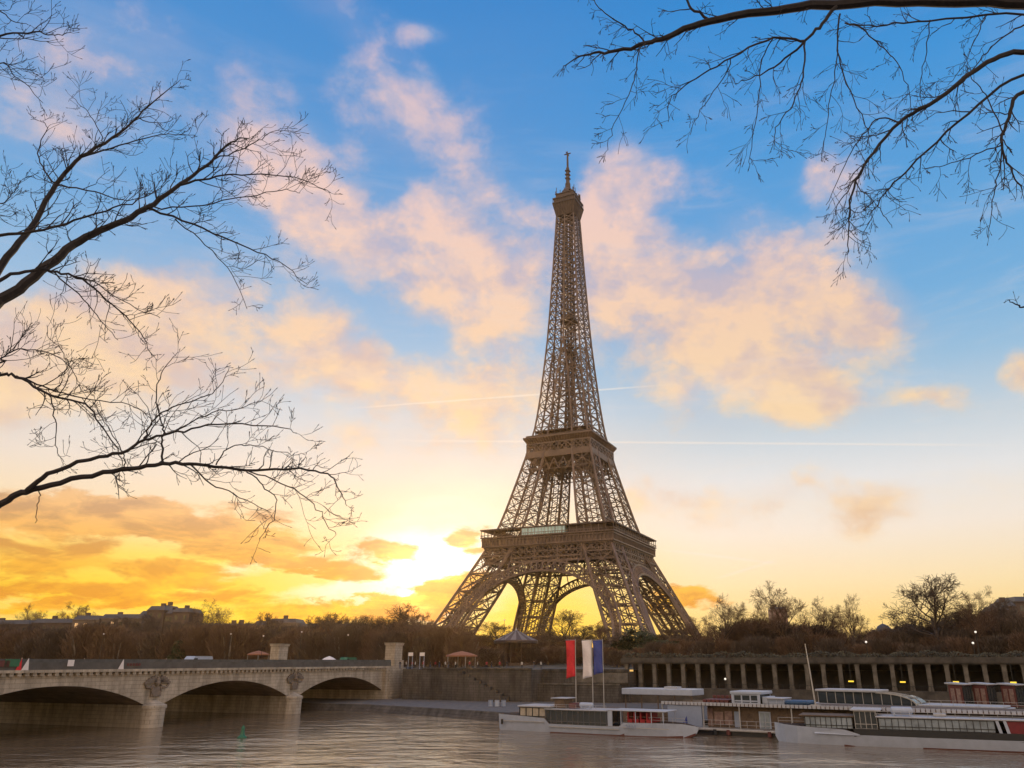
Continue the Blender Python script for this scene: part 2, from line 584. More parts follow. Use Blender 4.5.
M_CREAMGLASS = mat('curtained_glass', (0.42, 0.36, 0.28), 0.2, 0, 0.25, 1.2)
M_BLACK = mat('black_paint', (0.018, 0.019, 0.022), 0.35)
M_RED = mat('red_cloth', (0.62, 0.02, 0.03), 0.7, 0, 0.12, 3)
M_REDDARK = mat('dark_red_paint', (0.12, 0.03, 0.025), 0.6, 0, 0.2, 2)
M_WCLOTH = mat('white_cloth', (0.80, 0.72, 0.68), 0.8, 0, 0.06, 3)
M_DEEPRED = mat('deep_red_cloth', (0.32, 0.015, 0.02), 0.7, 0, 0.2, 3)
M_BLUE = mat('blue_cloth', (0.045, 0.065, 0.26), 0.7, 0, 0.12, 3)
M_STEEL = mat('painted_steel', (0.42, 0.40, 0.38), 0.4, 0.3, 0.12, 2)
M_BROWN = mat('brown_boards', (0.13, 0.085, 0.055), 0.8, 0, 0.3, 2)
M_GREYBLUE = mat('grey_blue_panel', (0.27, 0.31, 0.40), 0.5, 0, 0.06, 1)
M_POSTER = mat('faded_poster', (0.34, 0.22, 0.17), 0.7, 0, 0, 1.6, (0.15, 0.085, 0.075))
M_ORANGE = mat('orange_canvas', (0.30, 0.12, 0.06), 0.8, 0, 0.15, 2)
M_ZINC = mat('zinc_roof', (0.075, 0.072, 0.075), 0.5, 0.2, 0.2, 0.5)
M_FACADE = mat('facade_stone', (0.19, 0.145, 0.11), 0.9, 0, 0.15, 0.3)
M_FACADE2 = mat('brown_facade', (0.11, 0.078, 0.062), 0.9, 0, 0.2, 0.3)
M_WINDOW = mat('window_glass', (0.05, 0.05, 0.055), 0.15, 0, 0, 1, None, 0.8)
M_LIT = emit('lit_window', (1.0, 0.62, 0.28), 0.42)
M_SIGN = emit('lit_sign', (1.0, 0.72, 0.06), 0.9)
M_GLOBE = emit('lamp_globe', (1.0, 0.93, 0.82), 0.75)
M_GREENP = mat('green_paint', (0.02, 0.13, 0.06), 0.5, 0, 0.15, 2)
M_SKIN = mat('skin', (0.45, 0.28, 0.21), 0.6)
M_RUBBER = mat('tyre_rubber', (0.02, 0.02, 0.02), 0.8)

# ------------------------------------------------------------------ frames of reference
BANG = R(20.1)                       # the bridge runs this far right of straight ahead
BU = Vector((math.sin(BANG), math.cos(BANG), 0))
BV = Vector((math.cos(BANG), -math.sin(BANG), 0))
AB = Vector((-36.6, 186.6, 0))       # river end of the bridge face at the far abutment
BT = 33.2                            # spacing of the piers
QA = R(24.0)                         # the embankment
QE = Vector((math.cos(QA), -math.sin(QA), 0))
QN = Vector((math.sin(QA), math.cos(QA), 0))
TOWER = Vector((15.5, 449.6, 15.07))
TROT = R(-23.9)


def quay(s, t, z=0.0):
    p = AB + QE * s + QN * t
    return Vector((p.x, p.y, z))


# ------------------------------------------------------------------ water
def water_mat():
    m = D.materials.new('river_water')
    m.use_nodes = True
    t = m.node_tree
    b = t.nodes['Principled BSDF']
    b.inputs['Base Color'].default_value = (0.21, 0.145, 0.088, 1)
    b.inputs['Roughness'].default_value = 0.07
    b.inputs['IOR'].default_value = 2.0
    co = t.nodes.new('ShaderNodeTexCoord')

    def wave(sc, rot, st, det):
        mp = t.nodes.new('ShaderNodeMapping')
        mp.inputs['Rotation'].default_value = (0, 0, R(rot))
        mp.inputs['Scale'].default_value = st
        t.links.new(co.outputs['Object'], mp.inputs[0])
        n = t.nodes.new('ShaderNodeTexNoise')
        n.inputs['Scale'].default_value = sc
        n.inputs['Detail'].default_value = det
        n.inputs['Roughness'].default_value = 0.55
        n.inputs['Distortion'].default_value = 0.4
        t.links.new(mp.outputs[0], n.inputs['Vector'])
        return n.outputs[0]
    acc = None
    for sc, rot, st, det, amp in ((0.24, 14, (0.8, 1.15, 1), 3, 0.34), (0.9, -10, (0.7, 1.2, 1), 5, 0.10), (0.07, 30, (0.6, 1.3, 1), 2, 0.45)):
        w1 = t.nodes.new('ShaderNodeMath')
        w1.operation = 'MULTIPLY_ADD'
        t.links.new(wave(sc, rot, st, det), w1.inputs[0])
        w1.inputs[1].default_value = amp
        if acc is None:
            w1.inputs[2].default_value = 0.0
        else:
            t.links.new(acc, w1.inputs[2])
        acc = w1.outputs[0]
    bp = t.nodes.new('ShaderNodeBump')
    bp.inputs['Strength'].default_value = 1.0
    bp.inputs['Distance'].default_value = 1.0
    t.links.new(acc, bp.inputs['Height'])
    t.links.new(bp.outputs[0], b.inputs['Normal'])
    return m


w = MB()
w.add([(-900, -20, 0), (700, -20, 0), (700, 700, 0), (-900, 700, 0)], [(0, 1, 2, 3)])
struct(w.build('river', water_mat()))

# ------------------------------------------------------------------ far bank: ground sheet to the horizon
def gz(s, t):
    a = 7.55 + 7.45 * max(0.0, min(1.0, (t - 60) / 150.0))
    return a


g = MB()
SS = [-1300, -900, -500, -250, -120, -60, -30, 0, 30, 45, 60, 80, 100, 120, 160, 250, 500, 900, 1300]
TT = [13.0, 30, 60, 90, 120, 150, 180, 210, 260, 400, 700, 1200]
for t_ in TT:
    for s_ in SS:
        g.v.append(tuple(quay(s_, t_, gz(s_, t_))))
n_ = len(SS)
for i in range(len(TT) - 1):
    for j in range(n_ - 1):
        g.f.append((i * n_ + j, i * n_ + j + 1, (i + 1) * n_ + j + 1, (i + 1) * n_ + j))
        g.mi.append(0)
struct(g.build('ground', M_GROUND))
# near bank the camera stands on
g = MB()
p0, p1 = AB - BU * 170 + BV * -60, AB - BU * 170 + BV * 400
g.prism([(p0.x - 200, p0.y + 0, 0), (-30, 3.5, 0), (30, 3.5, 0), (300, -100, 0), (300, -300, 0), (-400, -300, 0), (-400, 60, 0)], -3, 7.6)
struct(g.build('near_bank', M_PAVE))
# the road along the far quay
r_ = MB()
for a, b in zip(SS[2:-3], SS[3:-2]):
    r_.add([tuple(quay(a, 20, 7.56)), tuple(quay(b, 20, 7.56)), tuple(quay(b, 34, 7.56)), tuple(quay(a, 34, 7.56))], [(0, 1, 2, 3)])
struct(r_.build('quay_road', M_ASPH))

# lower quay: its edge follows the water line seen in the photo
e = [quay(-60, -2), quay(-28, -14), ground(306, 710), ground(360, 711.5), ground(430, 716), ground(497, 721), ground(600, 727), ground(760, 735), quay(190, -42), quay(330, -42)]
poly = [(p.x, p.y) for p in e] + [(p.x, p.y) for p in (quay(330, 13.0), quay(-60, 13.0))]
lq = MB()
n = len(e)
# sloping stone face and paved top
for a, b in zip(e, e[1:]):
    ta, tb = a + QN * 1.6, b + QN * 1.6
    lq.cur = 1
    lq.add([(a.x, a.y, -1), (b.x, b.y, -1), (tb.x, tb.y, 1.25), (ta.x, ta.y, 1.25)], [(0, 1, 2, 3)])
    lq.cur = 0
top = [(p + QN * 1.6) for p in e]
lq.add([(p.x, p.y, 1.25) for p in top] + [tuple(quay(330, 13.0, 1.25)), tuple(quay(-60, 13.0, 1.25))], [tuple(range(n + 2))])
struct(lq.build('lower_quay', [M_BANK, M_WALL]))

# upper quay walls
def qbox(mb, s0, s1, t0, t1, z0, z1):
    mb.prism([(quay(s, t).x, quay(s, t).y) for s, t in ((s0, t0), (s1, t0), (s1, t1), (s0, t1))], z0, z1)


q = MB()
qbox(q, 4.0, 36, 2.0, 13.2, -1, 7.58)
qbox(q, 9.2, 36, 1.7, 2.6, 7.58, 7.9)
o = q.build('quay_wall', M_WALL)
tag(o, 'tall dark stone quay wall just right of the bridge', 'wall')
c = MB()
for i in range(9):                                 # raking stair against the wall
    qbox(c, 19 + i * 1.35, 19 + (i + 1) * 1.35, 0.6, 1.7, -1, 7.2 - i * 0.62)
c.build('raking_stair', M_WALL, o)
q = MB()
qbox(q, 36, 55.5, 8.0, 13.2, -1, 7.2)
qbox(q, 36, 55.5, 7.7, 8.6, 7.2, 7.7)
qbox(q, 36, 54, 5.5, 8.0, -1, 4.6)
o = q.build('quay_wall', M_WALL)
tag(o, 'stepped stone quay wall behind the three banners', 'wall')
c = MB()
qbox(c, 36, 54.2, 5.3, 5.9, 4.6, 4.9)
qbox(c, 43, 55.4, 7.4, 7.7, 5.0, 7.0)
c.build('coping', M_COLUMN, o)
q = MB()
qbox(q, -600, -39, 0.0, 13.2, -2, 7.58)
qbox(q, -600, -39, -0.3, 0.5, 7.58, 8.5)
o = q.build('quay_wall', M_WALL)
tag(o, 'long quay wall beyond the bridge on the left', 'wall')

# colonnade of the open railway gallery
CS0, CT0, CSTEP = 53.8, 12.0, 3.06
o = empty('colonnade', quay(CS0, CT0, 1.25), 0, 'long dark colonnade with square concrete columns along the right quay', 'colonnade')
ox, oy, oz = o.location
def qlocal(mb, s0, s1, t0, t1, z0, z1):
    mb.prism([(quay(s, t).x - ox, quay(s, t).y - oy) for s, t in ((s0, t0), (s1, t0), (s1, t1), (s0, t1))], z0 - oz, z1 - oz)


NCOL = 46
SEND = CS0 + NCOL * CSTEP
d = MB()
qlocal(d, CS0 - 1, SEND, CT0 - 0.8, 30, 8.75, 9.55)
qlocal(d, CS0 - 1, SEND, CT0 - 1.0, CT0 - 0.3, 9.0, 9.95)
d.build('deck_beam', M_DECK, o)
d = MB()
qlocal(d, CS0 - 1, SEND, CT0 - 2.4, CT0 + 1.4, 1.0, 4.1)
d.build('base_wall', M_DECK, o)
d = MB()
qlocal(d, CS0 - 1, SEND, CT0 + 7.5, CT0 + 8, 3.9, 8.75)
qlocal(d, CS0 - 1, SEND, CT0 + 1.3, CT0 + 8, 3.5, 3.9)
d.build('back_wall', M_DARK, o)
d = MB()
qlocal(d, CS0 - 1, SEND, CT0 - 2.3, CT0 - 2.2, 4.9, 5.0)
for i in range(NCOL * 2):
    s = CS0 + i * CSTEP / 2
    qlocal(d, s, s + 0.08, CT0 - 2.3, CT0 - 2.2, 4.1, 4.9)
d.build('railing', M_BLACK, o)
for i in range(NCOL):
    d = MB()
    s = CS0 + i * CSTEP
    qlocal(d, s - 0.38, s + 0.38, CT0 - 0.5, CT0 + 0.5, 4.1, 8.75)
    qlocal(d, s - 0.46, s + 0.46, CT0 - 0.58, CT0 + 0.58, 4.1, 4.5)
    qlocal(d, s - 0.46, s + 0.46, CT0 - 0.58, CT0 + 0.58, 8.4, 8.75)
    d.build('column', M_COLUMN, o)

# ------------------------------------------------------------------ the iron tower
RT = [(0, 61.2), (6, 58.3), (30, 46.6), (45, 39.4), (57, 33.7), (63, 31.7), (71, 29.2), (90, 24.2), (109, 19.4), (115, 18.2), (121.6, 16.7), (127, 15.8), (144.5, 13.8), (166, 11.9), (182, 10.6), (200, 9.5), (234, 7.7), (272, 5.9), (282, 5.5)]
WT = [(0, 17.5), (30, 16.8), (57, 15.5), (63, 15.4), (115, 10.6), (121, 9.0), (145, 8.8), (166, 9.3), (182, 10.6)]
RR = lambda z: interp(RT, z)
II = lambda z: max(0.0, RR(z) - interp(WT, z))
tw = empty('lattice_tower', TOWER, TROT, 'tall brown wrought iron lattice tower rising behind the river', 'tower')


def leg_truss(mb, sx, sy, zs, cw, bw, sub=True):
    def cor(z):
        r, i = RR(z), II(z)
        return [Vector((sx * a, sy * b, z)) for a, b in ((r, r), (i, r), (i, i), (r, i))]
    for z0, z1 in zip(zs, zs[1:]):
        A, B = cor(z0), cor(z1)
        for k in range(4):
            mb.beam(A[k], B[k], cw)
        for k in range(4):
            k2 = (k + 1) % 4
            mb.beam(A[k], A[k2], bw)
            mb.beam(A[k], B[k2], bw * 0.75)
            mb.beam(A[k2], B[k], bw * 0.75)
            if sub:
                mb.beam((A[k] + A[k2]) / 2, (B[k] + B[k2]) / 2, bw * 0.45)
            if sub:
                ma, mb_ = (A[k] + A[k2]) / 2, (B[k] + B[k2]) / 2
                c1, c2 = (A[k] + B[k]) / 2, (A[k2] + B[k2]) / 2
                mb.beam(c1, c2, bw * 0.42)
                for u, v in ((c1, mb_), (c1, ma), (c2, mb_), (c2, ma)):
                    mb.beam(u, v, bw * 0.3)


low = [1.5 + i * (55.5 / 6) for i in range(7)]
mid = [58 + i * (56.0 / 7) for i in range(8)]
high = [117 + i * (65.0 / 9) for i in range(10)]
for sx_ in (-1, 1):
    for sy_ in (-1, 1):
        m_ = MB()
        leg_truss(m_, sx_, sy_, low, 1.3, 0.68)
        leg = m_.build('tower_leg', M_IRON, tw)
        for a, b in ((61.2, 61.2), (43.7, 61.2), (43.7, 43.7), (61.2, 43.7)):
            m_ = MB()
            m_.cbox((sx_ * a, sy_ * b, -2.0), (6.5, 6.5, 7.5))
            m_.build('masonry_foot', M_WALL, leg)
        m_ = MB()
        leg_truss(m_, sx_, sy_, mid, 1.1, 0.52)
        m_.build('upper_leg', M_IRON, tw)
        # lift shaft inside the leg
        m_ = MB()
        for z0, z1 in zip(low, low[1:]):
            c0, c1 = (RR(z0) + II(z0)) / 2, (RR(z1) + II(z1)) / 2
            for dx, dy in ((-2, -2), (2, -2), (2, 2), (-2, 2)):
                m_.beam((sx_ * c0 + dx, sy_ * c0 + dy, z0), (sx_ * c1 + dx, sy_ * c1 + dy, z1), 0.45)
            m_.beam((sx_ * c0 - 2, sy_ * c0 - 2, z0), (sx_ * c0 + 2, sy_ * c0 + 2, z0), 0.6)
        for z0, z1 in zip(mid, mid[1:]):
            c0, c1 = (RR(z0) + II(z0)) / 2, (RR(z1) + II(z1)) / 2
            for dx, dy in ((-1.6, 0), (1.6, 0)):
                m_.beam((sx_ * c0 + dx, sy_ * c0 + dy, z0), (sx_ * c1 + dx, sy_ * c1 + dy, z1), 0.45)
        m_.build('lift_shaft', M_IRON2, leg)


def spin(k):                     # turn a point of the river face onto face k
    c, s = (1, 0, -1, 0)[k], (0, 1, 0, -1)[k]
    return lambda x, y, z: (x * c - y * s, x * s + y * c, z)


for k in range(4):               # decorative arches between the legs
    F = spin(k)
    m_ = MB()
    NA = 44
    inner, outer, mid_ = [], [], []
    for i in range(NA + 1):
        t = math.pi * i / NA
        pi_ = (44.0 * math.cos(t), 2.0 + 36.5 * math.sin(t))
        po = (47.5 * math.cos(t), 2.0 + 41.5 * math.sin(t))
        pf = lambda p: Vector(F(p[0], -(RR(p[1]) + 0.25), p[1]))
        inner.append(pf(pi_))
        outer.append(pf(po))
        mid_.append(pf(((pi_[0] + po[0]) / 2, (pi_[1] + po[1]) / 2)))
    back = [v * 1.0 for v in inner]
    dn = Vector(F(0, 4.0, 0))
    for i in range(NA):
        m_.beam(inner[i], inner[i + 1], 1.1, 1.1)
        m_.beam(outer[i], outer[i + 1], 0.95, 0.95)
        m_.beam(inner[i] + dn, inner[i + 1] + dn, 0.9)
        m_.beam(inner[i], inner[i + 1] + dn, 0.45)
        m_.beam(inner[i], inner[i] + dn, 0.45)
        m_.beam(inner[i], outer[i], 0.55)
        m_.beam(inner[i], outer[i + 1], 0.4)
        m_.beam(outer[i], inner[i + 1], 0.4)
    for i in range(3, NA - 2):   # spandrel posts up to the girder, and their little arcs
        p, q_ = outer[i], outer[i + 1]
        x = 47.5 * math.cos(math.pi * i / NA)
        zt_ = 44.0
        if 2.0 + 41.5 * math.sin(math.pi * i / NA) < 42.8 and abs(x) < II(p.z) + 1.5 and i % 2 == 0:
            m_.beam(p, F(x, -(RR(zt_) + 0.1), zt_), 0.5)
    m_.build('arch', M_IRON, tw)

fp = MB()                         # first platform: girder of crossed bars
HB = 36.9
for k in range(4):
    F = spin(k)
    for z, hw in ((44.0, 1.0), (46.2, 0.7), (52.4, 1.0), (49.3, 0.5)):
        fp.beam(F(-HB, -HB, z), F(HB, -HB, z), hw)
    nb = 22
    st = 2 * HB / nb
    for i in range(nb):
        x0, x1 = -HB + i * st, -HB + (i + 1) * st
        for za, zb in ((46.2, 49.3), (49.3, 52.4)):
            fp.beam(F(x0, -HB, za), F(x1, -HB, zb), 0.42)
            fp.beam(F(x1, -HB, za), F(x0, -HB, zb), 0.42)
        if i % 4 == 1:
            fp.beam(F(x0, -HB, 44), F(x0, -HB, 52.4), 0.8)
        for j in range(2):
            xa, xb = x0 + j * st / 2, x0 + (j + 1) * st / 2
            fp.beam(F(xa, -HB, 44.0), F(xb, -HB, 46.2), 0.3)
            fp.beam(F(xb, -HB, 44.0), F(xa, -HB, 46.2), 0.3)
    for i in range(10):           # deep inner beams seen from below
        x = -HB + 2 * HB * (i + 0.5) / 10
        fp.beam(F(x, -HB, 51), F(x, -12, 51), 0.6, 1.2)
    fp.beam(F(-HB, -26, 50.5), F(HB, -26, 50.5), 0.8, 1.4)
    fp.beam(F(-HB, -14, 50.5), F(HB, -14, 50.5), 0.8, 1.4)
first = fp.build('first_platform', M_IRON, tw)
m_ = MB()
m_.ring(37.6, 36.6, 52.9, 57.3)
m_.ring(37.0, 13.0, 52.9, 53.5)
for k in range(4):
    F = spin(k)
    for i in range(37):
        x = -37.6 + 75.2 * i / 36
        m_.beam(F(x, -37.85, 52.9), F(x, -38.1, 57.3), 0.45, 0.6)
    m_.beam(F(-38.0, -37.9, 53.0), F(38.0, -37.9, 53.0), 0.7)
    m_.beam(F(-38.3, -38.2, 56.4), F(38.3, -38.2, 56.4), 0.5)
m_.build('frieze', M_IRON, first)
m_ = MB()
m_.ring(38.75, 13.0, 57.35, 57.95)
for k in range(4):
    F = spin(k)
    m_.beam(F(-38.6, -38.6, 59.1), F(38.6, -38.6, 59.1), 0.22)
    for i in range(60):
        x = -38.6 + 77.2 * i / 59
        m_.beam(F(x, -38.6, 57.9), F(x, -38.6, 59.1), 0.12)
m_.build('gallery_floor', M_IRON, first)
m_ = MB()
m_.ring(38.9, 30.0, 61.6, 62.3)
m_.build('gallery_roof', M_IRON2, first)
for k in range(4):
    F = spin(k)
    for i in range(19):
        x = -38.3 + 76.6 * i / 19
        m_ = MB()
        m_.beam(F(x, -38.4, 57.9), F(x, -38.4, 61.6), 0.3)
        m_.build('gallery_post', M_IRON, first)
m_ = MB()
m_.box(-13.5, 11.5, -38.55, -31.5, 58.0, 61.55)
gp = m_.build('glass_pavilion', M_TEAL, first)
m_ = MB()
for i in range(14):
    x = -13.5 + 25 * i / 13
    m_.box(x - 0.1, x + 0.1, -38.75, -38.55, 58.0, 61.5)
m_.build('mullions', M_STEEL, gp)
m_ = MB()
m_.box(12.5, 32, -36.8, -32, 58.0, 61.5)
m_.box(32, 37.0, -30, 30, 58.0, 61.5)
m_.box(-37, -32, -20, 30, 58.0, 61.5)
m_.box(-30, 30, 32, 36.8, 58, 61.5)
m_.build('pavilion', M_IRON2, first)

sp_ = MB()                        # second platform
for k in range(4):
    F = spin(k)
    h = 19.75
    for z, hw in ((108.2, 0.7), (113.4, 0.8)):
        sp_.beam(F(-h, -h, z), F(h, -h, z), hw)
    for i in range(8):
        x0, x1 = -h + 2 * h * i / 8, -h + 2 * h * (i + 1) / 8
        sp_.beam(F(x0, -h, 104.6), F(x0, -h, 113.4), 0.6)
        sp_.beam(F(x0, -h, 108.2), F(x1, -h, 113.4), 0.45)
        sp_.beam(F(x1, -h, 108.2), F(x0, -h, 113.4), 0.45)
        xm, zm = (x0 + x1) / 2, 110.8
        sp_.beam(F(xm, -h, 108.2), F(x1, -h, zm), 0.3)
        sp_.beam(F(x0, -h, zm), F(xm, -h, 113.4), 0.3)
        sp_.beam(F(xm, -h, 113.4), F(x1, -h, zm), 0.3)
        sp_.beam(F(x0, -h, zm), F(xm, -h, 108.2), 0.3)
    # chevron brackets underneath
    for i in range(6):
        x0, x1 = -17.5 + 35 * i / 6, -17.5 + 35 * (i + 1) / 6
        for y in (-19.2, -10.0):
            sp_.beam(F(x0, y, 98.0), F((x0 + x1) / 2, y, 104.5), 0.6)
            sp_.beam(F(x1, y, 98.0), F((x0 + x1) / 2, y, 104.5), 0.6)
            sp_.beam(F(x0, y, 98.0), F(x1, y, 98.0), 0.5)
            sp_.beam(F(x0, y, 101.2), F(x1, y, 101.2), 0.4)
second = sp_.build('second_platform', M_IRON, tw)
m_ = MB()
m_.ring(20.35, 19.5, 105.0, 107.9)
m_.ring(19.5, 6.0, 105.2, 105.8)
m_.build('plain_band', M_IRON, second)
m_ = MB()
m_.frustum(19.4, 113.5, 21.4, 116.6)
m_.ring(21.6, 18.5, 116.6, 117.3)
for k in range(4):
    F = spin(k)
    for i in range(26):
        x = -1 + 2 * i / 25
        m_.beam(F(x * 19.45, -19.5, 113.6), F(x * 21.4, -21.5, 116.6), 0.28, 0.4)
m_.build('cornice', M_IRON, second)
m_ = MB()
m_.ring(20.3, 20.1, 117.3, 118.5)
m_.build('parapet', M_IRON2, second)
m_ = MB()
m_.box(-13, 13, -13, 13, 117.3, 121.6)
m_.ring(16.5, 9, 121.6, 122.2)
for k in range(4):
    F = spin(k)
    for i in range(9):
        x = -16 + 32 * i / 8
        m_.beam(F(x, -16, 117.3), F(x, -16, 121.6), 0.35)
m_.build('upper_gallery', M_IRON2, second)

sh = MB()                         # the shaft above the second platform
for sx_ in (-1, 1):
    for sy_ in (-1, 1):
        leg_truss(sh, sx_, sy_, high, 0.85, 0.44, sub=False)
zz = [182.0]
while zz[-1] < 268:
    zz.append(min(272.0, zz[-1] + RR(zz[-1]) * 0.62))
for z0, z1 in zip(zz, zz[1:]):
    r0, r1 = RR(z0), RR(z1)
    for k in range(4):
        F = spin(k)
        for a, b in ((-1, 0), (0, 1)):
            sh.beam(F(a * r0, -r0, z0), F(a * r1, -r1, z1), 0.85)
            sh.beam(F(a * r0, -r0, z0), F(b * r1, -r1, z1), 0.42)
            sh.beam(F(b * r0, -r0, z0), F(a * r1, -r1, z1), 0.42)
            sh.beam(F(a * r0, -r0, z0), F(b * r0, -r0, z0), 0.5)
for z in high[1:]:                # ties across the gap between the legs
    r, i_ = RR(z), II(z)
    for k in range(4):
        F = spin(k)
        sh.beam(F(-i_, -r, z), F(i_, -r, z), 0.5)
        sh.beam(F(-i_, -i_, z), F(i_, -i_, z), 0.5)
for z0, z1 in zip(high[3:], high[4:]):
    for k in range(4):
        F = spin(k)
        sh.beam(F(-II(z0), -RR(z0), z0), F(II(z1), -RR(z1), z1), 0.4)
        sh.beam(F(II(z0), -RR(z0), z0), F(-II(z1), -RR(z1), z1), 0.4)
shaft = sh.build('upper_shaft', M_IRON, tw)
m_ = MB()
for x in (-2.1, 0, 2.1):
    for y in (-2.1, 2.1):
        m_.beam((x, y, 118), (x, y, 270), 0.5)
z = 120.0
while z < 268:
    for k in range(4):
        F = spin(k)
        m_.beam(F(-2.1, -2.1, z), F(2.1, -2.1, z + 4), 0.3)
        m_.beam(F(2.1, -2.1, z), F(-2.1, -2.1, z + 4), 0.3)
        m_.beam(F(-2.1, -2.1, z), F(2.1, -2.1, z), 0.4)
    z += 4
m_.build('lift_shaft', M_IRON2, shaft)
m_ = MB()
m_.box(-4.6, 4.6, -4.6, 4.6, 196.4, 197.0)
m_.box(-3.6, 3.6, -3.6, 3.6, 197.0, 200.0)
m_.build('intermediate_platform', M_IRON2, shaft)

tp = MB()                         # top platform with its cabins
tp.frustum(5.9, 272.0, 7.8, 281.0)
for k in range(4):
    F = spin(k)
    for i in range(9):
        x = -1 + 2 * i / 8
        tp.beam(F(x * 5.95, -6.0, 272.0), F(x * 7.8, -7.9, 281.0), 0.4, 0.5)
    tp.beam(F(-7.9, -7.9, 281.2), F(7.9, -7.9, 281.2), 0.7)
toppl = tp.build('top_platform', M_IRON2, tw)
m_ = MB()
m_.box(-7.4, 7.4, -7.4, 7.4, 281.4, 284.6)
m_.ring(8.0, 7.2, 284.4, 285.2)
m_.box(-6.3, 6.3, -6.3, 6.3, 284.6, 288.6)
m_.ring(6.7, 6.0, 288.4, 288.9)
m_.build('cabin', M_IRON2, toppl)
m_ = MB()
for k in range(4):
    F = spin(k)
    for i in range(12):
        x = -7.9 + 15.8 * i / 11
        m_.beam(F(x, -7.9, 281.4), F(x, -7.7, 284.8), 0.18)
    for i in range(5):
        x = -6 + 12 * i / 4
        m_.beam(F(x, -6.5, 288.6), F(x, -6.4, 290.2 + 1.2 * ((i * 7 + k) % 3)), 0.35)
    m_.beam(F(-5.6, -6.6, 290.0), F(-5.6, -6.6, 293.5), 0.3)
    m_.cbox(F(4, -6.6, 290.2), (1.2, 1.2, 1.4))
m_.build('antenna_cluster', M_IRON2, toppl)
m_ = MB()
m_.lathe([(5.2, 288.6), (4.9, 291), (3.9, 293.2), (2.4, 294.8), (1.9, 295.4), (1.8, 299.0), (1.3, 300.2), (1.15, 311.5), (0.75, 312.5), (0.6, 323), (0.0, 323.0)], 10)
m_.box(-2.3, 2.3, -0.3, 0.3, 323.0, 323.6)
m_.box(-0.3, 0.3, -2.3, 2.3, 323.0, 323.6)
m_.tube([(0, 0, 323), (0, 0, 325.3)], 0.3, 5)
for z in (303, 306, 309):
    m_.box(-1.5, 1.5, -1.5, 1.5, z, z + 0.7)
m_.build('mast', M_IRON2, tw)

# ------------------------------------------------------------------ the stone bridge
def bpt(u, v, z=0.0):            # u back along the bridge from the far abutment, v into its width
    p = AB - BU * u - BV * v
    return Vector((p.x, p.y, z))


bx = empty('stone_bridge', (AB.x, AB.y, 0), math.pi / 2 - BANG, 'long pale stone bridge of shallow arches crossing the river', 'bridge')
# local: +x along the bridge to the far bank, +y away from the camera side, z up; x=0 at the far springing
BW_ = 36.0
ZS, ZK, ZC, ZT = 3.12, 6.16, 7.59, 9.55
SPAN, PIER, NARCH = BT * 0.9, BT * 0.1, 5
xr_ = 0.9
body = MB()
half = SPAN / 2
rise = ZK - ZS
rad = (half * half + rise * rise) / (2 * rise)
prof = []
for k in range(NARCH):
    x1 = -k * BT
    x0 = x1 - SPAN
    xc = (x0 + x1) / 2
    pts = []
    for i in range(25):
        x = x1 - SPAN * i / 24
        pts.append((x, ZK - rad + math.sqrt(max(0, rad * rad - (x - xc) ** 2))))
    prof.append(pts)
allb = [(0.0, -1.5)]
for k, pts in enumerate(prof):
    # vault soffit
    for (xa, za), (xb, zb) in zip(pts, pts[1:]):
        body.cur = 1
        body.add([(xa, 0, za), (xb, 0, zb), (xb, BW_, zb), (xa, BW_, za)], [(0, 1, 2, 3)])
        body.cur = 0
        for y in (0.0, BW_):
            body.add([(xa, y, za), (xb, y, zb), (xb, y, ZC), (xa, y, ZC)], [(0, 1, 2, 3)])
    x0 = pts[-1][0]
    if k < NARCH - 1:
        for y in (0.0, BW_):
            body.add([(x0 - PIER, y, ZS), (x0, y, ZS), (x0, y, ZC), (x0 - PIER, y, ZC)], [(0, 1, 2, 3)])
xl = prof[-1][-1][0]
body.cur = 0
for y in (0, BW_):               # voussoir ring, a little proud
    s_ = -0.06 if y == 0 else 0.06
    for pts in prof:
        for (xa, za), (xb, zb) in zip(pts, pts[1:]):
            body.add([(xa, y + s_, za), (xb, y + s_, zb), (xb, y + s_, zb + 0.75), (xa, y + s_, za + 0.75)], [(0, 1, 2, 3)])
            body.add([(xa, y + s_, za), (xb, y + s_, zb), (xb, y, zb), (xa, y, za)], [(0, 1, 2, 3)])
            body.add([(xa, y + s_, za + .75), (xb, y + s_, zb + .75), (xb, y, zb + .75), (xa, y, za + .75)], [(0, 1, 2, 3)])
body.build('arched_wall', [M_STONE, M_STONE_SHADED], bx)
m_ = MB()
m_.box(xl - 30, 26, 0.3, BW_ - 0.3, ZC - 0.3, ZC + 0.25)
m_.build('roadway', M_ASPH, bx)
m_ = MB()
for y0, y1 in ((-0.55, 0.35), (BW_ - 0.35, BW_ + 0.55)):
    m_.box(xl - 30, 8, y0, y1, ZC + 0.27, ZC + 0.62)
x = xl - 30
while x < 7.6:
    m_.box(x, x + 0.55, -0.42, 0.0, ZC - 0.12, ZC + 0.27)
    x += 1.05
m_.build('dentil_cornice', M_STONE, bx)
m_ = MB()
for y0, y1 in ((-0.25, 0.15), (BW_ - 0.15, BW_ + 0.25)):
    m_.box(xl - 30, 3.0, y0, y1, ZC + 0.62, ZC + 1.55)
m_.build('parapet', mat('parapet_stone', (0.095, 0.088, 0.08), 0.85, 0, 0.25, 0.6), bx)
m_ = MB()
x = xl - 30
while x < 3:
    m_.box(x, x + 0.08, -0.1, 0.0, ZC + 1.55, ZT)
    x += 1.1
m_.box(xl - 30, 3.0, -0.1, 0.0, ZT - 0.1, ZT)
m_.box(xl - 30, 3.0, -0.09, -0.01, ZC + 1.55, ZT - 0.1)
m_.build('guard_fence', mat('fence_mesh', (0.085, 0.083, 0.08), 0.7, 0, 0.35, 0.7), bx)
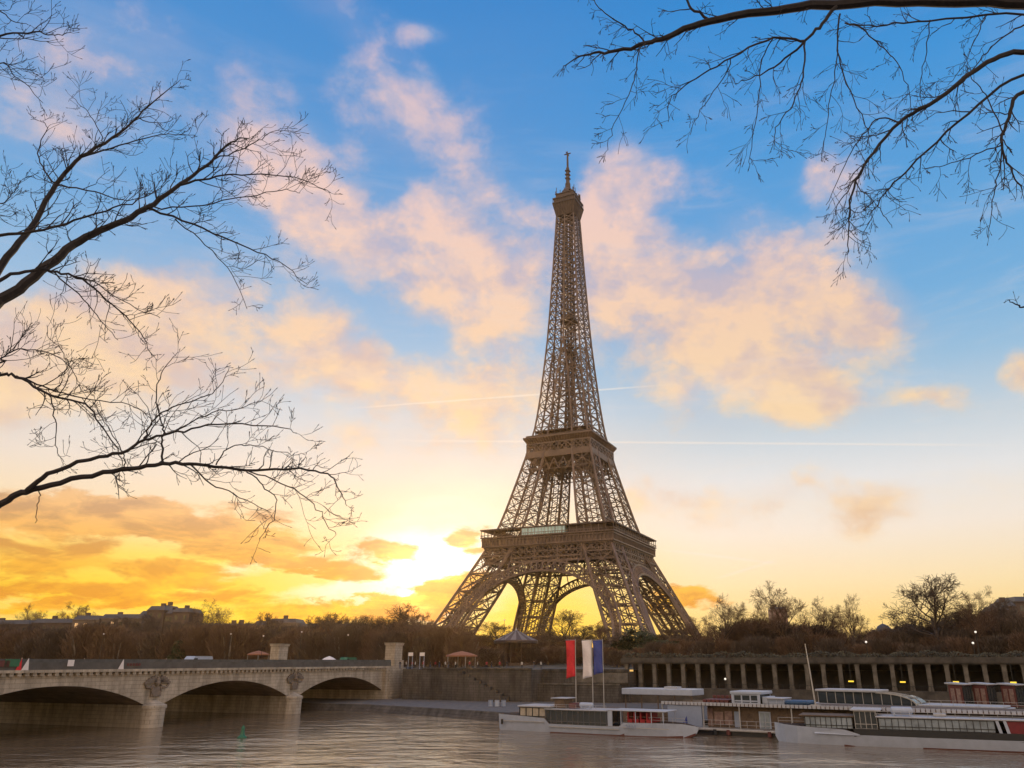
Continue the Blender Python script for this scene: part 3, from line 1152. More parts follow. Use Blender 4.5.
for k in range(NARCH - 1):
    xc = -k * BT - SPAN - PIER / 2
    m_ = MB()
    m_.box(xc - PIER / 2 - 0.004, xc + PIER / 2 + 0.004, 0, BW_, -2, ZS)
    pr = m_.build('pier', M_STONE, bx)
    for y, sg, a0 in ((0.0, -1, math.pi), (BW_, 1, 0.0)):
        m_ = MB()
        hw = PIER / 2 + 0.25
        pl = [(xc + hw, y), (xc + hw, y + sg * 0.3)] + [(xc + hw * math.cos(a), y + sg * (0.3 + 1.2 * math.sin(a))) for a in [math.pi * j / 8 for j in range(1, 8)]] + [(xc - hw, y + sg * 0.3), (xc - hw, y)]
        if sg > 0:
            pl = pl[::-1]
        m_.prism(pl[::-1], -2, ZS - 0.5)
        pl2 = [(xc + (p[0] - xc) * 1.1, y + (p[1] - y) * 1.06) for p in pl]
        m_.prism(pl2[::-1], ZS - 0.5, ZS - 0.05)
        # low cap
        cen = (xc, y + sg * 1.2)
        n = len(pl2)
        m_.add([(p[0], p[1], ZS - 0.05) for p in pl2] + [(xc, y, ZS + 0.75)], [(i, (i + 1) % n, n) for i in range(n)])
        m_.build('cutwater', M_STONE, pr)
    # carved crest: an eagle with spread wings over a garlanded shield
    m_ = MB()
    zc_ = ZC - 1.55
    yy = -0.22
    for sg in (-1, 1):
        for j in range(5):
            a = R(12 + j * 17)
            m_.beam((xc + sg * 0.35, yy, zc_ + 0.35), (xc + sg * (0.5 + 2.0 * math.cos(a) * (1 - j * 0.05)), yy, zc_ + 0.2 + 0.75 * math.sin(a) - 0.45 * math.cos(a) ** 2 + 0.25), 0.22, 0.3)
        m_.tube([(xc + sg * 2.35, yy, zc_ + 0.1), (xc + sg * 1.9, yy, zc_ - 0.45), (xc + sg * 1.2, yy, zc_ - 0.55), (xc + sg * 0.7, yy, zc_ - 0.1)], 0.16, 5)
        m_.tube([(xc + sg * 0.75, yy, zc_ - 0.3), (xc + sg * 0.85, yy, zc_ - 1.0), (xc + sg * 0.5, yy, zc_ - 1.7)], 0.2, 5)
    m_.tube([(xc, yy, zc_ + 1.0), (xc, yy, zc_ + 0.7), (xc, yy, zc_ + 0.1), (xc, yy, zc_ - 0.3)], [0.12, 0.3, 0.42, 0.2], 8)
    m_.box(xc - 0.95, xc + 0.95, -0.3, -0.05, zc_ - 1.75, zc_ - 1.25)
    m_.box(xc - 0.6, xc + 0.6, -0.28, -0.05, zc_ - 1.25, zc_ - 0.4)
    m_.build('carved_crest', mat('crest_stone', (0.19, 0.15, 0.12), 0.9, 0, 0.3, 2) if k == 0 else D.materials['crest_stone'], bx)
m_ = MB()                         # far abutment pilaster and near abutment
m_.box(0.0, 9.0, -0.9, BW_ + 0.9, -2, ZC + 0.25)
for i in range(11):
    m_.box(1.0, 7.9, -1.06, -0.9, 0.2 + i * 0.68, 0.2 + i * 0.68 + 0.5)
m_.build('abutment', M_STONE, bx)
m_ = MB()
m_.box(xl - 30, xl, 0, BW_, -2, ZC - 0.31)
m_.build('near_abutment', M_STONE, bx)
for y in (2.2, BW_ - 1.2):
    m_ = MB()
    m_.box(4.2, 8.4, y - 2.6, y + 0.6, ZC + 0.26, ZC + 1.9)
    m_.box(4.6, 8.0, y - 2.3, y + 0.3, ZC + 1.9, ZC + 5.2)
    m_.box(4.4, 8.2, y - 2.5, y + 0.5, ZC + 5.2, ZC + 5.6)
    m_.box(4.3, 8.3, y - 2.6, y + 0.6, ZC + 5.6, ZC + 5.75)
    m_.build('statue_pedestal', M_STONE, bx)

# ------------------------------------------------------------------ bare trees
def grow(mb, rng, p, d, ln, r, lev, kids, spread, up, nseg, minr=0.02, wander=0.16, sides=(6, 5, 4, 3, 3, 3), out=None):
    pts, rr = [Vector(p)], [r]
    d = Vector(d).normalized()
    q = Vector(p)
    ns = nseg[lev]
    for i in range(ns):
        d = (d + Vector((rng.gauss(0, wander), rng.gauss(0, wander), rng.gauss(0, wander) + up[lev]))).normalized()
        q = q + d * (ln / ns)
        pts.append(q.copy())
        rr.append(max(minr, r * (1 - 0.72 * (i + 1) / ns)))
    tgt = mb if (out is None or lev > 1) else out
    tgt.tube(pts, rr, sides[lev], cap=False)
    if lev >= len(kids):
        return
    nk = kids[lev]
    for i in range(nk):
        f = (0.30 if lev else 0.45) + (0.70 if lev else 0.55) * (i + rng.random()) / nk
        f = min(f, 0.999)
        k = f * ns
        j = min(int(k), ns - 1)
        b = pts[j].lerp(pts[j + 1], k - j)
        dd = (pts[j + 1] - pts[j]).normalized()
        side = dd.orthogonal().normalized()
        side.rotate(Matrix.Rotation(rng.random() * 2 * math.pi, 3, dd))
        ang = spread[lev] * rng.uniform(0.7, 1.3)
        nd = dd * math.cos(ang) + side * math.sin(ang)
        l2 = ln * rng.uniform(0.42, 0.72) * (1.15 - 0.5 * f if lev else 1.0)
        grow(mb, rng, b, nd, l2, max(minr, rr[j] * 0.62), lev + 1, kids, spread, up, nseg, minr, wander, sides, out)


def make_tree(seed, h, label, kids=(7, 7, 7, 5), trunk=0.42, r=0.36, spread=(0.75, 0.75, 0.8, 0.8), twig=M_TWIG, minr=0.016, up=(0.02, 0.10, 0.06, 0.03, 0.0), name='bare_tree'):
    rng = random.Random(seed)
    t = empty(name, (0, -400, -50), 0, label, 'tree')
    a, b = MB(), MB()
    grow(b, rng, (0, 0, -0.6), (rng.gauss(0, .05), rng.gauss(0, .05), 1), h * (trunk + 0.12), r, 0, kids, spread, up, (5, 5, 4, 3, 2), minr, 0.13, out=a)
    a.build('trunk', M_BARK, t)
    # normalise the height
    zm = max(v[2] for v in b.v)
    s = h / zm
    b.build('crown', twig, t)
    for c in t.children:
        c.data.transform(Matrix.Scale(s, 4))
    return t


def make_thicket(seed, h, wd, n, label, twig=M_TWIG, name='bare_thicket_tree'):
    rng = random.Random(seed)
    t = empty(name, (0, -400, -50), 0, label, 'tree')
    a, b = MB(), MB()
    for i in range(6):
        x, y = rng.uniform(-wd, wd) * 0.3, rng.uniform(-wd, wd) * 0.3
        a.tube([(x, y, -0.5), (x * 1.5, y * 1.5, h * 0.35), (x * 2.2 + rng.uniform(-.5, .5), y * 2.2, h * 0.7)], [0.22, 0.16, 0.07], 5, False)
    for i in range(n):
        u = rng.random()
        an = rng.random() * 2 * math.pi
        zz_ = h * (0.05 + 0.80 * u)
        rw = wd * math.sqrt(rng.random()) * math.sqrt(max(0.05, 1 - (max(0.0, u - 0.35) / 0.75) ** 2)) * (0.75 + 0.25 * math.sin(3 * an + seed))
        p = Vector((rw * math.cos(an), rw * math.sin(an), zz_))
        d = Vector((math.cos(an) * 0.5 + rng.gauss(0, .35), math.sin(an) * 0.5 + rng.gauss(0, .35), 1.0)).normalized()
        l = rng.uniform(0.9, 2.0)
        q1 = p + d * l * 0.5
        d2 = (d + Vector((rng.gauss(0, .3), rng.gauss(0, .3), 0.1))).normalized()
        b.tube([p, q1, q1 + d2 * l * 0.6], [0.055, 0.045, 0.03], 3, False)
    a.build('trunk', M_PALEBARK, t)
    b.build('crown', twig, t)
    return t


def make_leafy(seed, h, wd, n, label, name='evergreen_tree'):
    rng = random.Random(seed)
    t = empty(name, (0, -400, -50), 0, label, 'tree')
    a, b = MB(), MB()
    a.tube([(0, 0, -0.5), (0.1, 0, h * 0.5), (0, 0.1, h * 0.85)], [0.22, 0.15, 0.05], 6, False)
    cl = []
    for i in range(26):
        an = rng.random() * 6.283
        u = rng.random()
        rw = wd * 0.75 * math.sqrt(rng.random()) * (1 - 0.55 * u)
        cl.append((Vector((rw * math.cos(an), rw * math.sin(an), h * (0.12 + 0.78 * u))), rng.uniform(0.5, 1.0) * wd * 0.38))
    for i in range(n):
        c, rr = cl[rng.randrange(len(cl))]
        o = Vector((rng.gauss(0, 1), rng.gauss(0, 1), rng.gauss(0, 1))).normalized() * rr * rng.random() ** 0.4
        p = c + o
        s = rng.uniform(0.12, 0.3)
        u = Vector((rng.gauss(0, 1), rng.gauss(0, 1), rng.gauss(0, 1))).normalized() * s
        v = u.orthogonal().normalized() * s * 0.7
        b.add([p - u, p + v, p + u, p - v], [(0, 1, 2, 3)])
    a.build('trunk', M_BARK, t)
    b.build('crown', M_GREEN, t)
    return t


def on_quay(px, t):
    k = (px - CX) / 819.0
    bx_, by_ = AB.x + QN.x * t, AB.y + QN.y * t
    return (k * by_ - bx_) / (QE.x - k * QE.y)


def spot(px, t):
    s = on_quay(px, t)
    return quay(s, t, gz(s, t)), s


used_proto = set()


def plant(proto, px, t, ytop, hproto, rz, label=None, group=None, wide=1.0, cat=None):
    p, s = spot(px, t)
    top = at(px, ytop, p.y).z
    k = max(0.2, (top - p.z) / hproto)
    if proto.name not in used_proto:
        used_proto.add(proto.name)
        r = proto
        r.location, r.rotation_euler = p, (0, 0, rz)
        r.scale = (k * wide, k * wide, k)
        if label:
            r['label'] = label
        if group:
            r['group'] = group
        return r
    return dup(proto, p, rz, label, group, (k * wide, k * wide, k))


rg = random.Random(5)
tA = make_tree(11, 17.0, 'x', (8, 8, 8, 6))
tB = make_tree(23, 17.0, 'x', (9, 8, 7, 6), spread=(0.6, 0.7, 0.8, 0.8), up=(0.02, 0.14, 0.08, 0.03, 0))
tC = make_tree(37, 17.0, 'x', (10, 8, 8, 6), trunk=0.30, spread=(1.0, 0.8, 0.8, 0.9), twig=M_TWIG2)
tD = make_tree(41, 17.0, 'x', (7, 8, 8, 6), trunk=0.5, spread=(0.55, 0.7, 0.8, 0.8))
k1 = make_thicket(3, 8.0, 3.6, 1700, 'x')
k2 = make_thicket(8, 8.0, 4.2, 1900, 'x', M_TWIG2)
e1 = make_leafy(4, 7.0, 2.8, 2600, 'x')

# trees that stand out against the sky on the right
for pr, px, t, yt, lab, wd in [
    (tC, 946, 46, 570, 'broad spreading bare tree, the widest crown standing above the colonnade', 1.25),
    (tA, 789, 44, 581, 'tallest bare tree above the colonnade beside the pink tower block', 1.0),
    (tD, 851, 42, 592, 'slim bare tree alone in the gap before the domed roof', 0.9),
    (tB, 720, 48, 593, 'bare tree next to the right foot of the tower, lit golden by the sun', 1.1),
    (tD, 757, 46, 598, 'narrow bare tree between the golden tree and the pink block', 1.0),
    (tB, 817, 50, 596, 'bushy bare tree just right of the tallest tree', 1.1),
    (tA, 697, 60, 612, 'bare tree half behind the right foot of the tower', 1.0),
    (tC, 1002, 60, 596, 'bare tree in front of the terraced building at the right edge', .9),
    (tA, 980, 48, 586, 'bare tree touching the broad crown on its right side', .8),
    (tB, 872, 60, 622, 'low bare tree below the domed roof', 1.0),
    (tC, 577, 130, 608, 'wide bare tree framed by the arch of the tower', 1.3),
    (tD, 603, 140, 618, 'thin bare tree framed by the arch, right of the wide one', 1.0),
    (tC, 391, 70, 602, 'round bare tree beyond the end of the bridge, dark against the sun', 1.2),
    (tB, 195, 90, 597, 'bare tree rising beside the stepped apartment block', 1.2),
    (tA, 72, 90, 600, 'bare tree above the roofs at the left, second from the edge', 1.0),
    (tD, 58, 95, 610, 'thin bare tree close beside the second tree from the left edge', .9),
    (tB, 18, 100, 603, 'bare tree above the roofs at the left edge of the view', 1.1),
    (tA, 120, 95, 611, 'bare tree behind the long low building', 1.0),
    (tC, 262, 80, 611, 'small bare tree above the treeline midway along the bridge', 1.0),
    (tB, 326, 80, 612, 'bare tree standing over the treeline near the third arch', 1.0),
    (tA, 345, 85, 614, 'bare tree left of the round one beyond the bridge end', 1.0),
]:
    plant(pr, px, t, yt, 17.0, rg.uniform(0, 6.28), lab, None, wd)
# the dense rows
G1 = 'trees in the row behind the bridge'
px = -40
while px < 470:
    plant(rg.choice((tA, tB, tC, tC)), px, rg.uniform(46, 70), (619 if px < 300 else 615) + 4 * math.sin(px * 0.03) + rg.uniform(-4, 8), 17.0, rg.uniform(0, 6.28), 'brown bare tree in the crowded row behind the bridge', G1, 1.2)
    px += rg.uniform(9, 15)
G2 = 'low thicket trees behind the bridge'
px = -40
while px < 470:
    plant(rg.choice((k1, k2)), px, rg.uniform(38, 48), 626 + 3 * math.sin(px * .05) + rg.uniform(-5, 8), 8.8, rg.uniform(0, 6.28), 'low twiggy brown tree in the dense thicket behind the bridge', G2, 1.15)
    px += rg.uniform(8, 12)
G3 = 'thicket trees above the colonnade'
for row, (t_, y0) in enumerate(((40, 637), (52, 627), (66, 622))):
    px = 735 if row else 640
    while px < 1065:
        dip = 10 if 838 < px < 868 else 0
        plant(rg.choice((k1, k2, k1)), px, t_ + rg.uniform(-3, 3), y0 + dip + 5 * math.sin(px * 0.021 + row) + rg.uniform(-3, 5) - (8 if px > 960 else 0), 8.8, rg.uniform(0, 6.28), 'low twiggy brown tree in the dense thicket above the colonnade', G3, 1.25)
        px += rg.uniform(13, 19)
G4 = 'bare trees in the row above the colonnade'
px = 770
while px < 1060:
    plant(rg.choice((tA, tB, tC)), px, rg.uniform(62, 78), 615 + rg.uniform(-4, 9) - (12 if px > 965 else 0) + (12 if 830 < px < 900 else 0), 17.0, rg.uniform(0, 6.28), 'brown bare tree in the crowded row above the colonnade', G4, 1.2)
    px += rg.uniform(12, 19)
G5 = 'evergreens at the foot of the tower'
for px, t_, yt in [(636, 100, 627), (628, 95, 636), (645, 95, 632), (655, 90, 637), (664, 85, 640), (618, 92, 641), (676, 80, 641), (690, 75, 643)]:
    plant(e1, px, t_, yt, 7.0, rg.uniform(0, 6.28), 'dark leafy evergreen in the clump by the right feet of the tower', G5, 1.5)
G6 = 'shrubs in front of the tower'
px = 425
while px < 740:
    plant(rg.choice((k1, k2, e1)), px, rg.uniform(60, 85), 646 + rg.uniform(-2, 4), 8.8, rg.uniform(0, 6.28), 'dusky low shrub in the strip at the foot of the tower', G6, 2.0)
    px += rg.uniform(8, 13)
G7 = 'trees far behind the tower'
px = 395
while px < 720:
    plant(rg.choice((k1, k2, k1, tC)), px, rg.uniform(150, 280), 637 + rg.uniform(-4, 4), 8.8, rg.uniform(0, 6.28), 'hazy brown tree in the distant row seen through the legs of the tower', G7, 2.0)
    px += rg.uniform(7, 11)
for px, yt in ((662, 633), (670, 636), (677, 634)):
    plant(k2, px, 215, yt, 8.8, px, 'hazy brown tree in the distant row seen through the legs of the tower', G7, 1.6)
for px, yt in ((181, 640), (176, 645)):
    plant(e1, px, 36, yt, 7.0, px, 'dark evergreen bush behind the bridge near the white van' if px == 181 else 'smaller dark bush to the left of the evergreen by the white van', None, 1.3)
px = 760                        # clipped hedge along the colonnade's top
hd = MB()
hl = random.Random(9)
for i in range(9000):
    s = hl.uniform(CS0 - 1, SEND)
    t_ = hl.uniform(CT0 + 0.2, CT0 + 2.8)
    z = 9.55 + hl.random() ** 0.8 * (1.25 + 0.25 * math.sin(s * 0.35) + 0.2 * math.sin(s * 1.3))
    p = quay(s, t_, z)
    u = Vector((hl.gauss(0, 1), hl.gauss(0, 1), hl.gauss(0, 1))).normalized() * hl.uniform(.12, .28)
    v = u.orthogonal().normalized() * 0.15
    hd.add([p - u, p + v, p + u, p - v], [(0, 1, 2, 3)])
ho = hd.build('hedge', mat('hedge_leaves', (0.07, 0.062, 0.035), 0.85, 0, 0.4, 0.8))
tag(ho, 'long low hedge along the top of the colonnade', 'hedge')
hd = MB()
qbox(hd, CS0 - 1, SEND, 30, 36, 6.5, 9.5)
struct(hd.build('terrace', M_GROUND))

# ------------------------------------------------------------------ foreground branches
def fg_tree(name, label, trunk_pts, trunk_r, limbs, twig_dir, seed, tw_len, thin):
    """a bare tree beside the camera; limbs are runs of (px, py, distance) with end radii"""
    rng = random.Random(seed)
    t = empty(name, trunk_pts[0], 0, label, 'tree')
    base = Vector(trunk_pts[0])
    m_ = MB()
    m_.tube([Vector(p) - base for p in trunk_pts], trunk_r, 12)
    m_.build('trunk', M_BARK, t, smooth=True)
    out_ = 1 if trunk_pts[0].x > 0 else -1             # the rest of the crown, on the side away from the river view
    for k in range(9):
        f = 1.6 + 2.4 * k / 8
        j = min(int(f), 3)
        p = trunk_pts[j].lerp(trunk_pts[j + 1], f - j) - base
        d = Vector((out_ * rng.uniform(.35, 1.0), rng.uniform(-.8, .35), rng.uniform(.35, .9)))
        m_ = MB()
        grow(m_, rng, p, d, rng.uniform(2.6, 4.2), 0.085 - 0.005 * k, 1, (0, 7, 6, 5), (0, .7, .75, .8), (0, .05, .05, .03, .02), (5, 6, 5, 4, 3), 0.003, 0.12)
        m_.build('branch', M_FBARK, t)
    m_ = MB()
    grow(m_, rng, trunk_pts[-1] - base - Vector((0, 0, .15)), Vector((out_ * .25, -.15, 1)), 4.2, trunk_r[-1] * .98, 1, (0, 8, 6, 5), (0, .7, .75, .8), (0, .05, .05, .03, .02), (5, 6, 5, 4, 3), 0.003, 0.1)
    m_.build('branch', M_FBARK, t)
    for pts, r0, r1, dense in limbs:
        m_ = MB()
        P3 = []
        for i, p in enumerate(pts):
            P3.append(Vector(p) - base if len(p) == 3 and isinstance(p, Vector) else at(*p) - base)
        # smooth the run (Catmull-Rom)
        sm = []
        for i in range(len(P3) - 1):
            a, b, c, d = P3[max(i - 1, 0)], P3[i], P3[i + 1], P3[min(i + 2, len(P3) - 1)]
            for k in range(5):
                u = k / 5
                sm.append(0.5 * ((2 * b) + (c - a) * u + (2 * a - 5 * b + 4 * c - d) * u * u + (3 * b - a - 3 * c + d) * u ** 3))
        sm.append(P3[-1])
        for i in range(1, len(sm) - 1):
            sm[i] = sm[i] + Vector((rng.gauss(0, 1), rng.gauss(0, 1), rng.gauss(0, 1))) * 0.008
        n = len(sm)
        rr = [max(0.0028, r0 + (r1 - r0) * (i / (n - 1)) ** 0.8) for i in range(n)]
        m_.tube(sm, rr, 7, False)
        ln = sum((sm[i + 1] - sm[i]).length for i in range(n - 1))

        def twig(p, d, l, r, lev):
            q = Vector(p)
            pp, r_ = [q.copy()], [r]
            ns = 5 if lev == 0 else 4
            for i in range(ns):
                d = (d + Vector((rng.gauss(0, .2), rng.gauss(0, .2), rng.gauss(0, .2))) + twig_dir * (0.16 if lev else 0.07)).normalized()
                q = q + d * (l / ns)
                pp.append(q.copy())
                r_.append(max(0.0023, r * (1 - 0.6 * (i + 1) / ns)))
            m_.tube(pp, r_, 4 if lev == 0 else 3, False)
            # bud at the tip
            e = pp[-1]
            m_.tube([e, e + d * 0.012, e + d * 0.03], [0.002, 0.0042, 0.001], 4, False)
            if lev < 2:
                for j in range(rng.randint(2, 4) if lev == 0 else rng.randint(0, 2)):
                    f = rng.uniform(0.2, 0.97) * ns
                    a = min(int(f), ns - 1)
                    b = pp[a].lerp(pp[a + 1], f - a)
                    dd = (pp[a + 1] - pp[a]).normalized()
                    sd_ = dd.orthogonal().normalized()
                    sd_.rotate(Matrix.Rotation(rng.random() * 6.283, 3, dd))
                    nd = (dd * 0.75 + sd_ * 0.75 + twig_dir * 0.2).normalized()
                    twig(b, nd, l * rng.uniform(0.3, 0.62) if lev == 0 else l * rng.uniform(.2, .6), r * 0.62, lev + 1)
        cnt = int(ln * dense * thin * (0.8 if r0 > 0.02 else 1.1))
        for k in range(cnt):
            f0 = 0.38 if r0 > 0.02 else 0.12
            f = (f0 + (1 - f0) * (k + rng.random()) / cnt) * (n - 1) if cnt > 1 else (n - 1) * .5
            a = min(int(f), n - 2)
            b = sm[a].lerp(sm[a + 1], f - a)
            dd = (sm[a + 1] - sm[a]).normalized()
            sd_ = dd.orthogonal().normalized()
            sd_.rotate(Matrix.Rotation(rng.random() * 6.283, 3, dd))
            sd_.y *= 0.6
            nd = (dd * 0.7 + sd_ * 0.8 + twig_dir * 0.25).normalized()
            twig(b, nd, rng.uniform(tw_len * 0.35, tw_len) * (1.15 - 0.5 * f / n), min(rr[a] * 0.55, 0.0075), 0)
        m_.build('branch', M_FBARK, t)
    return t


M_FBARK = mat('branch_bark', (0.026, 0.019, 0.017), 0.85, 0, 0.35, 14)
LY = 8.0
lt = [Vector((-9.0, 6.5, 7.4)), Vector((-8.9, 6.6, 9.5)), Vector((-8.6, 6.9, 11.6)), Vector((-8.5, 7.0, 14.0)), Vector((-8.6, 7.2, 17.0))]
lowf, topf = lt[2] + Vector((0, 0, -1.2)), lt[3]
L_ = []
def lm_(pts, r0, r1, dense=9):
    L_.append((pts, r0, r1, dense))


lm_([topf + Vector((0, 0, -1.6)), (-60, 335, 7.4), (0, 301, 7.6), (41, 271, 7.7), (73, 245, 7.8), (107, 228, 7.9), (146, 208, 8.0), (180, 185, 8.1), (211, 161, 8.2), (232, 142, 8.2), (250, 138, 8.3)], 0.085, 0.004, 9)
lm_([(180, 185, 8.1), (210, 178, 8.0), (241, 174, 7.9), (295, 177, 7.8), (331, 193, 7.7)], 0.016, 0.003, 11)
lm_([(211, 161, 8.2), (240, 150, 8.1), (262, 138, 8.0), (281, 128, 8.0)], 0.010, 0.003, 12)
lm_([(146, 208, 8.0), (193, 224, 8.2), (241, 245, 8.3), (279, 262, 8.4), (307, 284, 8.5)], 0.016, 0.003, 9)
lm_([(175, 219, 8.2), (206, 245, 8.2), (232, 275, 8.2), (247, 309, 8.1)], 0.008, 0.003, 9)
lm_([(146, 208, 8.0), (193, 206, 7.8), (240, 198, 7.7), (280, 190, 7.6), (300, 193, 7.6)], 0.010, 0.003, 9)
lm_([topf, (-50, 330, 8.2), (0, 266, 8.3), (30, 228, 8.4), (56, 185, 8.5), (82, 157, 8.5), (120, 133, 8.6), (150, 105, 8.7), (180, 80, 8.8)], 0.065, 0.003, 9)
lm_([(82, 157, 8.5), (120, 145, 8.4), (160, 135, 8.3), (196, 136, 8.2)], 0.013, 0.003, 10)
lm_([(56, 185, 8.5), (95, 192, 8.4), (128, 200, 8.3), (160, 190, 8.2)], 0.012, 0.003, 9)
lm_([(56, 185, 8.5), (45, 170, 8.6), (38, 150, 8.6), (47, 128, 8.7), (40, 120, 8.7)], 0.012, 0.003, 9)
lm_([(104, 145, 8.5), (95, 122, 8.6), (84, 108, 8.6), (72, 96, 8.7)], 0.007, 0.003, 11)
lm_([(120, 133, 8.6), (128, 118, 8.5), (120, 100, 8.5)], 0.006, 0.003, 12)
lm_([topf + Vector((0, 0, -.9)), (-40, 252, 7.6), (0, 236, 7.6), (43, 230, 7.6), (95, 213, 7.6), (140, 200, 7.7), (170, 180, 7.7)], 0.03, 0.003, 7)
lm_([topf + Vector((0, 0, -1.3)), (-30, 285, 7.4), (0, 279, 7.4), (30, 271, 7.5), (52, 271, 7.6), (82, 280, 7.6), (112, 305, 7.7), (140, 332, 7.7), (152, 357, 7.7)], 0.028, 0.003, 9)
lm_([(52, 271, 7.6), (78, 295, 7.5), (100, 320, 7.5), (118, 340, 7.5)], 0.009, 0.003, 9)
lm_([(75, 277, 7.6), (95, 283, 7.5), (130, 305, 7.4), (160, 318, 7.4)], 0.008, 0.003, 9)
lm_([lowf, (-70, 540, 7.8), (0, 504, 7.8), (26, 492, 7.8), (70, 479, 7.9), (123, 470, 8.0), (162, 464, 8.0), (197, 464, 8.1), (246, 470, 8.2), (292, 469, 8.3), (327, 474, 8.3), (339, 490, 8.3), (347, 506, 8.4)], 0.045, 0.003, 7)
lm_([(26, 492, 7.8), (49, 474, 7.7), (84, 461, 7.7), (120, 453, 7.6), (144, 440, 7.6), (176, 432, 7.5), (218, 424, 7.5), (274, 426, 7.4), (297, 433, 7.4)], 0.028, 0.003, 8)
lm_([(144, 440, 7.6), (151, 423, 7.7), (172, 407, 7.7), (204, 397, 7.8), (220, 385, 7.8), (229, 368, 7.8)], 0.011, 0.003, 10)
lm_([(176, 432, 7.5), (205, 415, 7.6), (240, 408, 7.6), (263, 400, 7.6)], 0.008, 0.003, 11)
lm_([lowf + Vector((0, 0, .8)), (-40, 376, 8.3), (0, 374, 8.3), (16, 376, 8.3), (49, 395, 8.3), (84, 404, 8.3), (105, 430, 8.2), (120, 455, 8.2), (125, 475, 8.2)], 0.026, 0.003, 9)
lm_([(16, 376, 8.3), (42, 386, 8.4), (81, 398, 8.4), (130, 405, 8.5), (150, 418, 8.5)], 0.012, 0.003, 9)
lm_([lowf + Vector((0, 0, 1.1)), (-20, 366, 8.6), (0, 358, 8.6), (18, 349, 8.6), (46, 353, 8.6), (70, 367, 8.6), (81, 391, 8.6)], 0.014, 0.003, 9)
lm_([(70, 367, 8.6), (62, 350, 8.6), (50, 338, 8.6), (47, 325, 8.7)], 0.006, 0.003, 6)
lm_([(49, 395, 8.3), (56, 420, 8.2), (56, 445, 8.2), (64, 462, 8.2)], 0.008, 0.003, 9)
lm_([(162, 464, 8.0), (163, 440, 8.0), (163, 427, 8.0), (156, 397, 8.1), (165, 369, 8.1), (178, 352, 8.1)], 0.013, 0.003, 10)
lm_([(190, 464, 8.1), (211, 483, 8.0), (239, 497, 7.9), (271, 513, 7.9)], 0.010, 0.003, 8)
lm_([(246, 470, 8.2), (262, 485, 8.1), (275, 500, 8.1), (272, 520, 8.0), (260, 540, 8.0)], 0.008, 0.003, 8)
lm_([(246, 470, 8.2), (281, 483, 8.1), (309, 500, 8.0), (325, 522, 8.0), (336, 535, 8.0)], 0.008, 0.003, 9)
lm_([(216, 465, 8.1), (228, 448, 8.1), (250, 445, 8.2), (282, 452, 8.2), (305, 455, 8.2)], 0.008, 0.003, 9)
lm_([(40, 490, 7.8), (38, 505, 7.8), (35, 523, 7.8)], 0.006, 0.003, 1)
lm_([(123, 470, 8.0), (124, 455, 7.9), (110, 430, 7.9), (100, 412, 7.9)], 0.008, 0.003, 8)
lm_([lt[4] + Vector((0, 0, -.5)), (-40, 50, 7.6), (0, 36, 7.6), (34, 32, 7.6), (55, 35, 7.6), (71, 32, 7.6)], 0.022, 0.003, 7)
lm_([lt[4], (-60, 20, 7.9), (-10, 8, 7.9), (12, 20, 7.9), (28, 25, 7.9)], 0.018, 0.003, 5)
lm_([lt[4] + Vector((0, 0, -1)), (-40, 70, 7.5), (0, 62, 7.5), (17, 77, 7.5), (43, 103, 7.5)], 0.014, 0.003, 8)
lm_([topf + Vector((0, 0, .5)), (-40, 205, 7.9), (-5, 205, 8), (12, 195, 8), (20, 180, 8.1)], 0.012, 0.003, 9)
fg_tree('bare_tree', 'bare tree beside the camera, budded branches reaching in from the left edge', lt, [0.34, 0.30, 0.24, 0.18, 0.12], L_, Vector((0.15, 0, 0.65)), 77, 0.54, 0.66)

rt = [Vector((8.9, 6.2, 7.4)), Vector((8.8, 6.2, 10)), Vector((8.6, 6.4, 13)), Vector((8.4, 6.6, 15.6)), Vector((8.5, 6.7, 18.5))]
L_ = []
rtop = rt[3]
lm_([rtop, (1130, 25, 6.9), (1024, 3, 7.0), (940, 1, 7.1), (836, 4, 7.2), (777, 10, 7.3), (709, 21, 7.4), (672, 35, 7.5), (646, 44, 7.5), (610, 52, 7.6), (585, 55, 7.6), (563, 66, 7.6)], 0.105, 0.004, 6)
lm_([(646, 44, 7.5), (632, 30, 7.5), (614, 20, 7.4), (596, 4, 7.4), (590, -10, 7.4)], 0.012, 0.004, 8)
lm_([(709, 20, 7.4), (692, 8, 7.4), (684, -6, 7.4)], 0.02, 0.012, 3)
lm_([(640, 46, 7.5), (636, 70, 7.5), (628, 95, 7.4), (612, 130, 7.4), (608, 150, 7.4)], 0.008, 0.003, 9)
lm_([(836, 5, 7.2), (822, 24, 7.2), (805, 41, 7.2), (780, 63, 7.3), (755, 77, 7.3), (735, 84, 7.3)], 0.026, 0.003, 7)
lm_([(805, 41, 7.2), (773, 38, 7.1), (732, 57, 7.0), (696, 79, 7.0), (672, 96, 7.0), (668, 122, 7.0)], 0.016, 0.003, 9)
lm_([(805, 41, 7.2), (803, 77, 7.2), (793, 104, 7.2), (776, 127, 7.1), (774, 150, 7.1)], 0.012, 0.003, 9)
lm_([(773, 38, 7.1), (762, 60, 7.2), (758, 100, 7.2), (752, 140, 7.2), (750, 165, 7.2)], 0.008, 0.003, 8)
lm_([(732, 57, 7.0), (722, 80, 7.1), (700, 110, 7.1), (690, 135, 7.1)], 0.007, 0.003, 9)
lm_([rtop + Vector((0, 0, -.6)), (1100, 20, 7.6), (1024, 14, 7.6), (930, 20, 7.6), (877, 26, 7.7), (845, 23, 7.8)], 0.022, 0.006, 6)
lm_([(845, 23, 7.8), (863, 29, 7.7), (880, 45, 7.7), (896, 62, 7.6), (909, 92, 7.6), (912, 120, 7.6)], 0.011, 0.003, 8)
